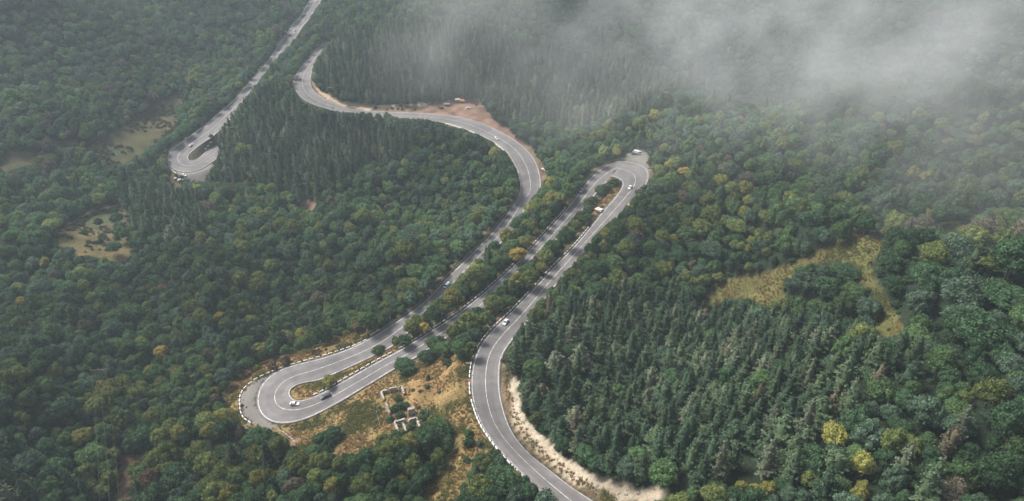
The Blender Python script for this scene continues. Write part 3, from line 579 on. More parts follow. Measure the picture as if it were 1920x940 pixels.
# trees and shrubs that stand out one by one: base pixel, crown radius, height
HAND = [(972, 492, 5.6, 9.6, T_YEL, 'broad', 'golden yellow round-crowned tree between the two parallel roads'),
 (1282, 335, 4.6, 8, T_YEL, 'broad', 'golden tree on the wooded slope right of the upper hairpin'),
 (308, 672, 4.2, 8.0, T_YEL, 'broad', 'bright yellow tree in the lower left forest'),
 (45, 575, 3.4, 6.5, T_YEL, 'broad', 'pale yellow tree near the left edge of the forest'),
 (411, 605, 3.2, 6.5, T_YEL, 'broad', 'pale yellow tree in the forest above the lower hairpin'),
 (795, 625, 3.3, 6.0, T_YEL, 'broad', 'yellow tree in the strip between the two lower roads'),
 (772, 617, 3.2, 6.2, T_OLIVE, 'broad', 'olive tree beside the yellow one between the lower roads'),
 (617, 724, 3.4, 5.2, T_YG, 'broad', 'yellow-green round shrub tree on the island of the lower hairpin'),
 (712, 668, 3.6, 6.4, T_MID, 'broad', 'green tree overhanging the road at the head of the lower hairpin island'),
 (760, 652, 3.8, 7.2, T_DARK, 'broad', 'dark green tree between the converging roads above the lower hairpin'),
 (762, 700, 5.2, 8.2, T_DARK, 'broad', 'dark round tree covering the road edge above the ruined walls'),
 (803, 682, 4.4, 7.6, T_DARK, 'broad', 'dark green tree by the road right of the one above the ruin'),
 (833, 668, 4.6, 8.0, T_MID, 'broad', 'mid green tree at the top of the wide grass clearing'),
 (868, 655, 4.8, 8.4, T_DARK, 'broad', 'dark green tree at the top right of the wide grass clearing'),
 (840, 686, 2.4, 3.6, T_DARK, 'bush', 'dark round shrub hanging below the tree row on the clearing'),
 (803, 712, 1.2, 2.8, T_MID, 'bush', 'slim green shrub standing alone in the grass right of the ruin'),
 (801, 727, 1.4, 2.2, T_OLIVE, 'bush', 'low olive shrub below the slim one in the dry grass'),
 (746, 752, 2.4, 4.0, T_OLIVE, 'bush', 'olive shrub growing inside the ruined walls at the top'),
 (756, 766, 2.6, 4.2, T_DARK, 'bush', 'dark shrub growing inside the ruined walls'),
 (740, 772, 2.2, 3.6, T_MID, 'bush', 'green shrub against the left wall inside the ruin'),
 (752, 783, 2.2, 3.2, T_DARK, 'bush', 'dark shrub in front of the inner cross wall of the ruin'),
 (732, 790, 1.9, 3.0, T_MID, 'bush', 'green shrub at the lower left corner of the ruin'),
 (796, 784, 2.8, 4.2, T_BLUE, 'bush', 'grey-green shrub right of the tall gable stub'),
 (771, 806, 2.2, 3.2, T_MID, 'bush', 'green shrub inside the small room of the ruin'),
 (752, 816, 2.0, 2.6, T_DARK, 'bush', 'dark shrub below the small room of the ruin'),
 (878, 818, 2.0, 3.4, T_MID, 'bush', 'green shrub beside the path left of the near road'),
 (880, 836, 2.4, 4.2, T_DARK, 'bush', 'dark green shrub beside the path below the near bend'),
 (900, 836, 1.6, 2.4, T_BLUE, 'bush', 'grey-green shrub between the path and the near road'),
 (876, 866, 1.5, 2.0, T_DARK, 'bush', 'small dark shrub at the foot of the path clearing'),
 (604, 842, 3.8, 7.4, T_DARK, 'broad', 'dark slender tree standing in the grass left of the ruin'),
 (626, 826, 3.4, 6.4, T_DARK, 'broad', 'dark tree behind the slender one left of the ruin'),
 (588, 862, 3.6, 6.4, T_DARK, 'broad', 'dark tree in front of the slender one left of the ruin'),
 (485, 838, 5.4, 9.6, T_DARK, 'broad', 'large dark round tree just below the lower hairpin'),
 (535, 700-20, 3.0, 4.6, T_BRN, 'bush', 'rusty brown shrub on the bank outside the lower hairpin'),
 (512, 690, 2.8, 4.2, T_BRN, 'bush', 'dull brown shrub left of the rusty one outside the hairpin'),
 (463, 705, 2.8, 4.0, T_BRN, 'bush', 'pinkish brown shrub at the left end of the grassy bank'),
 (484, 695, 2.4, 3.6, T_OLIVE, 'bush', 'olive shrub on the grassy bank outside the lower hairpin'),
 (548, 665, 2.8, 4.8, T_OLIVE, 'bush', 'tall olive shrub above the row of white blocks'),
 (577, 652, 3.2, 5.6, T_BRN, 'broad', 'rusty brown tree at the forest edge above the white blocks'),
 (632, 640, 2.4, 3.6, T_BRN, 'bush', 'brown shrub on the bank above the straight of the hairpin'),
 (650, 630, 2.4, 4.0, T_OLIVE, 'bush', 'olive shrub at the forest edge above the hairpin straight'),
 (672, 624, 3.4, 6.4, T_BRN, 'broad', 'brown tree at the forest edge where the guardrail begins'),
 (1150, 350, 3.2, 5.5, T_DARK, 'broad', 'dark tree at the tip of the upper hairpin island'),
 (1138, 362, 3.2, 6.0, T_DARK, 'broad', 'dark green tree second from the tip of the upper hairpin island'),
 (1128, 372, 3.2, 6.2, T_BLUE, 'broad', 'grey-green tree in the middle of the upper hairpin island'),
 (1112, 385, 3.2, 6.5, T_DARK, 'broad', 'dark green tree on the upper hairpin island by the white car'),
 (1103, 402, 3.3, 6.5, T_MID, 'broad', 'mid green tree beside the stall on the hairpin island'),
 (1096, 420, 3.4, 6.5, T_DARK, 'broad', 'dark tree below the stall on the hairpin island'),
 (396, 258, 1.9, 3.2, T_OLIVE, 'bush', 'olive shrub at the head of the far hairpin island'),
 (1622, 603, 5.4, 10.5, T_BLUE, 'broad', 'lone broad grey-green tree in the middle of the right meadow'),
 (1580, 530, 6.0, 9.5, T_DARK, 'broad', 'dark tree at the top of the clump in the right meadow'),
 (1505, 555, 6.6, 12.0, T_BLUE, 'broad', 'large grey-green tree at the left of the meadow clump'),
 (1545, 565, 6.4, 12.5, T_DARK, 'broad', 'large dark tree in the middle of the meadow clump'),
 (1795, 590, 8.6, 15.0, T_BLUE, 'broad', 'very large grey-green tree right of the right meadow'),
 (1728, 548, 6.8, 12.5, T_DARK, 'broad', 'big dark tree at the upper right edge of the meadow'),
 (1740, 500, 6.0, 10.5, T_OLIVE, 'broad', 'olive-topped tree above the very large grey-green one'),
 (1870, 590, 7.2, 12.0, T_DARK, 'broad', 'large dark tree near the right edge of the forest'),
 (160, 440, 2.4, 4, T_DARK, 'bush', 'dark shrub at the left of the small dry clearing'),
 (188, 425, 3.2, 6.0, T_DARK, 'broad', 'dark tree in the middle of the small dry clearing'),
 (190, 455, 2.6, 3.6, T_BLUE, 'bush', 'round grey-green shrub in the small dry clearing'),
 (215, 400, 2.2, 3.2, T_DARK, 'bush', 'dark shrub at the top of the small dry clearing'),
 (218, 448, 2.2, 3.2, T_OLIVE, 'bush', 'olive shrub at the right of the small dry clearing'),
 (1022, 345, 2.0, 3.2, T_OLIVE, 'bush', 'olive shrub at the outer edge of the upper road bend')]
for hx in ((1440, 815, P_GREY), (1412, 780, P_BRN), (1505, 745, P_GREY), (1478, 705, P_GRN), (1585, 775, P_GREY), (1630, 750, P_BRN), (1680, 905, P_GREY), (1765, 870, P_BRN), (1785, 835, P_GREY), (1460, 640, P_GREY), (1400, 720, P_GREY), (1545, 800, P_BRN)):
    HAND.append((hx[0], hx[1], 2.5, 15.5, hx[2], 'pine', None))
hands = [hand(*a) for a in HAND]
hx_ = np.array([(h_['x'], h_['y'], h_['r']) for h_ in hands if not (h_['pine'])])
trees = [t_ for t_ in trees if not (((hx_[:, 0] - t_['x']) ** 2 + (hx_[:, 1] - t_['y']) ** 2) < ((hx_[:, 2] + t_['r']) * .72) ** 2).any()]
trees += hands
# the autumn trees' labels must stay true for the hand-placed ones only: no other tree is golden yellow
for t_ in trees:
    if t_['tint'] == T_YEL and not t_.get('hand'): t_['tint'] = T_YG
    t_['in'] = -15 < t_['px'] < 1935 and -5 < t_['py'] < 975
    t_['size'] = (t_['r'] + .25 * t_['h']) / t_['d'] if t_['in'] else 0
print('trees', len(trees), 'pines', sum(t_['pine'] for t_ in trees))

LM = [("the lower hairpin bend", 500, 750), ("the ruined stone walls", 752, 765), ("the upper hairpin bend", 1190, 320), ("the pale roadside cutting", 1060, 870), ("the wide grass clearing", 840, 745),
      ("the far hairpin", 345, 305), ("the right meadow", 1590, 500), ("the small dry clearing", 185, 440), ("the dirt layby", 870, 200), ("the white van", 838, 537),
      ("the light blue car", 948, 606), ("the bottom left track", 240, 890), ("the white hairpin car", 1181, 353), ("the very large meadow tree", 1795, 570), ("the cutting's lower end", 1235, 925),
      ("the near road bend", 900, 740), ("the bright yellow tree", 308, 655), ("the power line pole", 192, 722), ("the golden roadside tree", 972, 465)]
def tree_obj(t):
    pine, bush = t['pine'], t.get('bush', False)
    name = 'pine_tree' if pine else ('shrub' if bush else 'broadleaf_tree')
    o = empty(name, (t['x'], t['y'], t['z']), random.uniform(0, 6.28))
    if pine: me = random.choice(pine_me); R_, H_, tm = PR_, PH, ptrunk
    elif bush: me = random.choice(bush_me); R_, H_, tm = 1.6, 2.2, strunk
    else: me = random.choice(broad_me); R_, H_, tm = BR, BH, random.choice(btrunk)
    o.scale = (t['r'] / R_, t['r'] / R_, t['h'] / H_)
    c = bpy.data.objects.new('crown', me); col.objects.link(c); c.parent = o
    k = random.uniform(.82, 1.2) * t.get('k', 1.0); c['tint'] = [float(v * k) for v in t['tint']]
    q = bpy.data.objects.new('trunk', tm); col.objects.link(q); q.parent = o
    o['category'] = 'pine tree' if pine else ('shrub' if bush else 'tree')
    return o
ind = [t_ for t_ in trees if t_.get('hand')]
for pn in (True, False):
    rest = sorted([t_ for t_ in trees if t_['pine'] == pn and not t_.get('hand') and t_['in']], key=lambda q: -q['size'])
    nh = sum(1 for t_ in ind if t_['pine'] == pn and not t_.get('bush')); ind += rest[:300 - nh]
idset = set(id(t_) for t_ in ind)
buckets = {}
for t_ in ind:
    t_['o'] = tree_obj(t_)
    if t_.get('label'):
        t_['o']['label'] = t_['label']; t_['o']['group'] = 'shrubs on the dry grass' if t_.get('bush') else 'trees that stand out beside the road'; continue
    tx, ty, _ = project(t_['x'], t_['y'], t_['z'] + t_['h'] * .6)
    nm, lx, ly = min(LM, key=lambda q: math.hypot(q[1] - tx, (q[2] - ty) * 1.3)); dx, dy = tx - lx, ty - ly
    rel = ('right of' if dx > 0 else 'left of') if abs(dx) > abs(dy) * 1.6 else (('below' if dy > 0 else 'above') if abs(dy) > abs(dx) * 1.6 else (('below right of' if dx > 0 else 'below left of') if dy > 0 else ('above right of' if dx > 0 else 'above left of')))
    buckets.setdefault((t_['pine'], TN[t_['tint']], nm, rel), []).append((math.hypot(dx, dy), t_))
ORD = ['nearest', 'second nearest', 'third nearest', 'fourth nearest', 'fifth nearest']
for (pn, tn_, nm, rel), l in buckets.items():
    l.sort(key=lambda q: q[0]); k = 'pine' if pn else 'broadleaf'; grp = f"{tn_} {k} trees {rel} {nm}"
    for n_, (_, t_) in enumerate(l):
        o = t_['o']; o['group'] = grp
        if len(l) == 1: o['label'] = f"lone {tn_} {k} tree {rel} {nm}"
        elif n_ < 5: o['label'] = f"{tn_} {k} tree, {ORD[n_]} {rel} {nm}"
        else: o['label'] = f"{tn_} {k} tree farther out {rel} {nm}"

# ------------------------------------------------------------------ the rest of the forest: one object per kind of wood, countless crowns
def protos(meshes, trunks, nm):
    out = []
    for k, me in enumerate(meshes):
        v = np.empty(len(me.vertices) * 3, np.float32); me.vertices.foreach_get('co', v); out.append(bpy.data.objects.new(nm, me))
    return out
def scatter(name, pts, scales, rots, tint, var, objs, label):
    me = bpy.data.meshes.new(name); me.vertices.add(len(pts)); me.vertices.foreach_set('co', np.asarray(pts, np.float32).ravel())
    for nm, ty, dat, key in (('scl', 'FLOAT_VECTOR', scales, 'vector'), ('rot', 'FLOAT_VECTOR', rots, 'vector'), ('tint', 'FLOAT_VECTOR', tint, 'vector'), ('variant', 'INT', var, 'value')):
        a = me.attributes.new(nm, ty, 'POINT'); a.data.foreach_set(key, np.asarray(dat, np.int32 if ty == 'INT' else np.float32).ravel())
    o = bpy.data.objects.new(name, me); col.objects.link(o); tag(o, label, None, None, 'stuff')
    g = bpy.data.node_groups.new(name, 'GeometryNodeTree'); g.interface.new_socket('Geometry', in_out='INPUT', socket_type='NodeSocketGeometry'); g.interface.new_socket('Geometry', in_out='OUTPUT', socket_type='NodeSocketGeometry')
    gi = g.nodes.new('NodeGroupInput'); go = g.nodes.new('NodeGroupOutput'); iop = g.nodes.new('GeometryNodeInstanceOnPoints'); g2i = g.nodes.new('GeometryNodeGeometryToInstance')
    for ob in reversed(objs):
        oi = g.nodes.new('GeometryNodeObjectInfo'); oi.inputs['Object'].default_value = ob; oi.inputs['As Instance'].default_value = False; g.links.new(oi.outputs['Geometry'], g2i.inputs[0])
    def na(nm, t):
        q = g.nodes.new('GeometryNodeInputNamedAttribute'); q.data_type = t; q.inputs['Name'].default_value = nm; return q.outputs['Attribute']
    m2p = g.nodes.new('GeometryNodeMeshToPoints'); g.links.new(gi.outputs[0], m2p.inputs[0]); g.links.new(m2p.outputs[0], iop.inputs['Points'])
    g.links.new(g2i.outputs[0], iop.inputs['Instance']); iop.inputs['Pick Instance'].default_value = True
    g.links.new(na('variant', 'INT'), iop.inputs['Instance Index']); g.links.new(na('scl', 'FLOAT_VECTOR'), iop.inputs['Scale'])
    e2r = g.nodes.new('FunctionNodeEulerToRotation'); g.links.new(na('rot', 'FLOAT_VECTOR'), e2r.inputs[0]); g.links.new(e2r.outputs[0], iop.inputs['Rotation'])
    g.links.new(iop.outputs[0], go.inputs[0])
    md = o.modifiers.new('scatter', 'NODES'); md.node_group = g
    return o
for pn, nm, mes, R_, H_, lb in ((False, 'broadleaf_forest', broad_me, BR, BH, 'dense green broadleaf forest covering the hillsides'), (True, 'pine_forest', pine_me, PR_, PH, 'dense dark pine wood on the slopes')):
    L_ = [t_ for t_ in trees if t_['pine'] == pn and id(t_) not in idset]
    if not L_: continue
    k = rng.uniform(.8, 1.22, len(L_))[:, None]
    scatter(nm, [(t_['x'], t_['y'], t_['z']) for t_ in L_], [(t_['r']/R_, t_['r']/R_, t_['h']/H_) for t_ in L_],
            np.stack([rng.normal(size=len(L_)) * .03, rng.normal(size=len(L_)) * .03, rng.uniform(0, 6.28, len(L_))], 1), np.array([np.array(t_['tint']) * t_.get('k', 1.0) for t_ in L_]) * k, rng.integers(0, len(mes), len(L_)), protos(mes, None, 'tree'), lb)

ux = rng.uniform(-620, 660, 60000); uy = rng.uniform(100, 900, 60000); uz = Tz(ux, uy); a_, b_, d_ = project(ux, uy, uz); us = rng.uniform(.9, 2.2, 60000)
okg = (a_ > -450) & (a_ < 2400) & (b_ > -150) & (b_ < 1150) & (road_dist(ux, uy) > 2.5)
for fz, fr in ((1.0, 0), (.6, -1), (.6, 1), (0, 0)):
    a2, b2, _ = project(ux + fr * us, uy, uz + fz * us * 1.6); okg &= ~look(mOpen | PINE, a2, b2)
ux, uy, uz, us = ux[okg], uy[okg], uz[okg], us[okg]; nU = len(ux); print('undergrowth', nU)
scatter('undergrowth', np.stack([ux, uy, uz - .2], 1), np.stack([us/1.6*1.2, us/1.6*1.2, us/1.6], 1), np.stack([0*us, 0*us, rng.uniform(0, 6.28, nU)], 1), np.array([.05, .085, .045]) * rng.uniform(.6, 1.5, (nU, 1)), rng.integers(0, 3, nU), protos(bush_me, None, 'shrub'), 'dark undergrowth filling the gaps of the forest')

# ------------------------------------------------------------------ dry grass tufts and ground cover on the open slopes
r_ = np.random.default_rng(55)
def tuft(nb, h, spread, seed):
    q = np.random.default_rng(seed); V, Fs = [], []
    for b in range(nb):
        a = q.uniform(0, 6.28); x, y = q.normal(size=2) * spread * .4; w_ = .06 + .05 * q.random(); hh = h * q.uniform(.6, 1.1); lx, ly = math.cos(a) * spread * q.uniform(.3, 1), math.sin(a) * spread * q.uniform(.3, 1)
        k = len(V); V += [(x - w_ * math.sin(a), y + w_ * math.cos(a), -.05), (x + w_ * math.sin(a), y - w_ * math.cos(a), -.05), (x + lx, y + ly, hh)]; Fs.append((k, k+1, k+2))
    return np.array(V), np.array(Fs)
tufts = [bpy.data.objects.new('tuft', tri_mesh('tuft', *tuft(26, .5, .5, s), m_leaf)) for s in (1, 2)] + \
        [bpy.data.objects.new('clump', tri_mesh('clump', *leaf_cards(*(lambda p: (p, p + r_.normal(size=p.shape) * .3 + [0, 0, .3]))(r_.normal(size=(46, 3)) * [.4, .4, .16] + [0, 0, .16]), r_.uniform(.08, .2, 46), r_), m_leaf))]
gx_ = r_.uniform(-170, 190, 200000); gy_ = r_.uniform(100, 420, 200000); gz_ = Tz(gx_, gy_); a_, b_, d_ = project(gx_, gy_, gz_)
mGB = (mG | mB) & ~mR; okg = look(mGB, a_ + r_.normal(size=len(a_)) * 4, b_ + r_.normal(size=len(a_)) * 3) & (road_dist(gx_, gy_) > 1.0) & (d_ < 480)
okg &= (vnoise(gx_, gy_, 7) + r_.uniform(-.3, .3, len(gx_))) > .35
okg |= (road_dist(gx_, gy_) > .8) & (road_dist(gx_, gy_) < 3.0) & (r_.random(len(gx_)) < .7) & (d_ < 480) & ~look(mV | mD, a_, b_)
idx_ = np.nonzero(okg)[0][:30000]; gx_, gy_, gz_ = gx_[idx_], gy_[idx_], gz_[idx_]; nG = len(gx_); cn = vnoise(gx_ + 400, gy_, 9) + r_.uniform(-.15, .15, nG)
vt = np.where(cn > .68, 2, r_.integers(0, 2, nG)); tg = np.where((vt == 2)[:, None], np.array([.12, .125, .042]), np.where((cn > .5)[:, None], np.array([.18, .145, .06]), np.array([.27, .175, .08]))) * r_.uniform(.7, 1.3, (nG, 1))
sg = r_.uniform(.6, 1.3, nG) * np.where(vt == 2, 1.3, 1.0)
scatter('dry_grass', np.stack([gx_, gy_, gz_], 1), np.stack([sg, sg, sg], 1), np.stack([0*sg, 0*sg, r_.uniform(0, 6.28, nG)], 1), tg, vt, tufts, 'dry ochre grass and low green weeds on the open slopes')
print('tufts', nG)


sx_ = rng.uniform(-520, 420, 90000); sy_ = rng.uniform(120, 900, 90000); sz_ = Tz(sx_, sy_); a_, b_, d_ = project(sx_, sy_, sz_)
okg = look((mG | mB) & ~mR, a_ + rng.normal(size=90000) * 3, b_ + rng.normal(size=90000) * 2) & (road_dist(sx_, sy_) > 3) & (d_ > 60)
okg &= rng.random(90000) < np.where(d_ > 430, .75, np.where(a_ > 1250, .2, .12)) * np.clip((vnoise(sx_ + 99, sy_, 11) - .35) * 4, 0, 1)
sx_, sy_, sz_, d_ = sx_[okg], sy_[okg], sz_[okg], d_[okg]; nS = len(sx_); ss = rng.uniform(.35, .9, nS) * np.where(d_ > 430, 1.3, .8); print('scrub', nS)
scatter('scrub', np.stack([sx_, sy_, sz_ - .1], 1), np.stack([ss, ss, ss * .8], 1), np.stack([0*ss, 0*ss, rng.uniform(0, 6.28, nS)], 1), np.where((rng.random(nS) < .6)[:, None], np.array([.085, .10, .045]), np.array([.14, .11, .055])) * rng.uniform(.7, 1.3, (nS, 1)), rng.integers(0, 3, nS), protos(bush_me, None, 'shrub'), 'low scrub scattered over the dry clearings')

# ------------------------------------------------------------------ roadside blocks, guardrails, parapets
def edge_path(ri, side, p0, p1, off):
    L, R = roads[ri]; E_ = L if side == 'L' else R; O_ = R if side == 'L' else L
    u = E_ - O_; u /= np.linalg.norm(u, axis=1)[:, None]; a, b, _ = project(*E_.T)
    i0 = int(np.argmin((a-p0[0])**2 + (b-p0[1])**2)); i1 = int(np.argmin((a-p1[0])**2 + (b-p1[1])**2))
    q = E_ + u * off
    return q[i0:i1+1] if i1 > i0 else q[i1:i0+1][::-1]
def px_path(txt): return np.array([at(*map(float, t_.split(','))) for t_ in txt.split()])
def resample(P_, step, sm=0):
    s = np.concatenate([[0], np.cumsum(np.linalg.norm(np.diff(P_[:, :2], axis=0), axis=1))]); q = np.arange(0, s[-1], step)
    return np.stack([np.interp(q, s, P_[:, k]) for k in range(3)], 1)
gb = MB(); gb.box((0, 0, .3), (2.1, .42, .72), 0, .92, .05)
block_me = gb.build('white_band', m_block); fm = MB(); fm.box((0, 0, -.12), (2.2, .5, .24)); foot_me = fm.build('base', m_black); pm = MB()
block_bm, foot_bm = block_me.data, foot_me.data; bpy.data.objects.remove(block_me); bpy.data.objects.remove(foot_me)
blocks_n = [0]
def blocks(path, where, step=3.05, grp=None, jit=.12):
    q = resample(path, step); n_ = len(q)
    for i in range(n_ - 1):
        if random.random() < .03 and n_ > 12: continue
        m_ = (q[i] + q[i+1]) / 2; a = math.atan2(*(q[i+1] - q[i])[[1, 0]])
        z = max(float(Tz(m_[0], m_[1])), float(m_[2]) - .05)
        o = empty('guard_block', (float(m_[0]), float(m_[1]), z + .05), a + random.uniform(-.04, .04)); blocks_n[0] += 1
        for nme, d_ in (('white_band', block_bm), ('base', foot_bm)):
            c = bpy.data.objects.new(nme, d_); col.objects.link(c); c.parent = o
        tag(o, f"white guard block in the row {where}", 'guard block', f"guard blocks {where}")
        if i == 0: o['label'] = f"end block of the white guard row {where}"
blocks(resample(px_path("472,795 458,787 451,775 449,752 452,737 460,727 469,719 481,711 494,705 513,696 534,688 574,677 617,665 668,648 697,633"), 1.0), 'outside the lower hairpin')
blocks(edge_path(0, 'R', (1066, 390), (590, 742), 1.6), 'along the upper side of the middle road')
blocks(edge_path(0, 'L', (1006, 906), (887, 715), 1.6), 'along the outside of the near road bend')
blocks(edge_path(0, 'L', (887, 712), (1108, 424), 1.6), 'left of the road up to the upper hairpin')
blocks(edge_path(0, 'L', (551, 160), (612, 78), 1.4), 'on the far bend at the top', 3.4)
blocks(resample(px_path("330,326 319,316 314,305 313,297"), 1), 'round the tip of the far hairpin', 3.2)
blocks(resample(px_path("384,283 392,272 402,259"), 1), 'along the island of the far hairpin', 3.2)
print('blocks', blocks_n)
def rail(path, where, step=4.0, m=m_galv, h=.72, grp='guardrails along the road'):
    q = resample(path, step); base = q.mean(0)
    o = empty('guardrail', tuple(base)); v, f = [], []
    prof = [(0, -.16), (.05, -.10), (0, -.03), (0, .03), (.05, .10), (0, .16), (-.03, .16), (-.03, -.16)]
    for i, p in enumerate(q):
        d = q[min(i+1, len(q)-1)] - q[max(i-1, 0)]; d = d[:2] / np.linalg.norm(d[:2]); nr = np.array([d[1], -d[0]])
        z = max(float(Tz(p[0], p[1])), p[2])
        for a, b in prof: v.append((p[0] + nr[0]*a - base[0], p[1] + nr[1]*a - base[1], z + h + b - base[2]))
        pb_ = MB(); pb_.box((p[0]-base[0] - nr[0]*.08, p[1]-base[1] - nr[1]*.08, z - base[2] + (h-.3)/2 - .1), (.14, .14, h + .2))
        if i < 100: pb_.build('post', m_galv, o)
    k = len(prof)
    for i in range(len(q)-1):
        for j in range(k): f.append((i*k+j, i*k+(j+1) % k, (i+1)*k+(j+1) % k, (i+1)*k+j))
    link_mesh('rail', v, f, m, o); tag(o, f"steel guardrail on posts {where}", 'guardrail', grp); return o
rail(edge_path(0, 'L', (702, 630), (800, 561), 1.5), 'starting above the lower hairpin straight')
rail(edge_path(0, 'L', (803, 558), (902, 459), 1.5), 'beside the white van on the shaded straight')
rail(edge_path(0, 'L', (905, 456), (978, 350), 1.5), 'climbing into the upper road bend')
rail(edge_path(0, 'R', (1148, 303), (1070, 385), 1.5), 'from the upper hairpin down past the white car')
def parapet(path, where, h=.75, th=.4):
    q = resample(path, 3.0); base = q[len(q)//2]; v, f = [], []
    for i, p in enumerate(q):
        d = q[min(i+1, len(q)-1)] - q[max(i-1, 0)]; d = d[:2] / np.linalg.norm(d[:2]); nr = np.array([d[1], -d[0]]); z = max(float(Tz(p[0], p[1])), p[2]) - .1
        hh = h
        for a, b in ((-th/2, -.5), (th/2, -.5), (th/2, hh-.06), (th/2-.05, hh), (-th/2+.05, hh), (-th/2, hh-.06)): v.append((p[0]+nr[0]*a-base[0], p[1]+nr[1]*a-base[1], z+b-base[2]))
    for i in range(len(q)-1):
        for j in range(6): f.append((i*6+j, i*6+(j+1) % 6, (i+1)*6+(j+1) % 6, (i+1)*6+j))
    f += [tuple(range(6))[::-1], tuple(range((len(q)-1)*6, len(q)*6))]
    o = link_mesh('parapet_wall', v, f, m_block); o.location = tuple(float(c) for c in base); tag(o, f"low whitewashed parapet wall {where}", 'parapet', 'white parapet walls at the road edge'); return o
parapet(edge_path(1, 'L', (598, -18), (540, 64), 1.4), 'at the top of the far road')
parapet(edge_path(1, 'L', (537, 68), (474, 150), 1.4), 'on the steep middle stretch of the far road')
parapet(edge_path(1, 'L', (471, 154), (385, 236), 1.4), 'above the far hairpin straight')
parapet(edge_path(1, 'L', (380, 240), (320, 288), 1.4), 'beside the far hairpin')
parapet(edge_path(0, 'L', (950, 284), (928, 268), 1.5), 'at the inner edge of the upper bend by the white car')
parapet(edge_path(0, 'L', (893, 249), (880, 244), 1.5), 'broken short piece at the inner edge above the trees')
parapet(edge_path(0, 'L', (865, 239), (832, 230), 1.5), 'below the dirt layby at the inner edge of the road')
parapet(edge_path(0, 'L', (700, 632), (722, 618), 2.2), 'short pale piece where the hairpin guardrail starts')

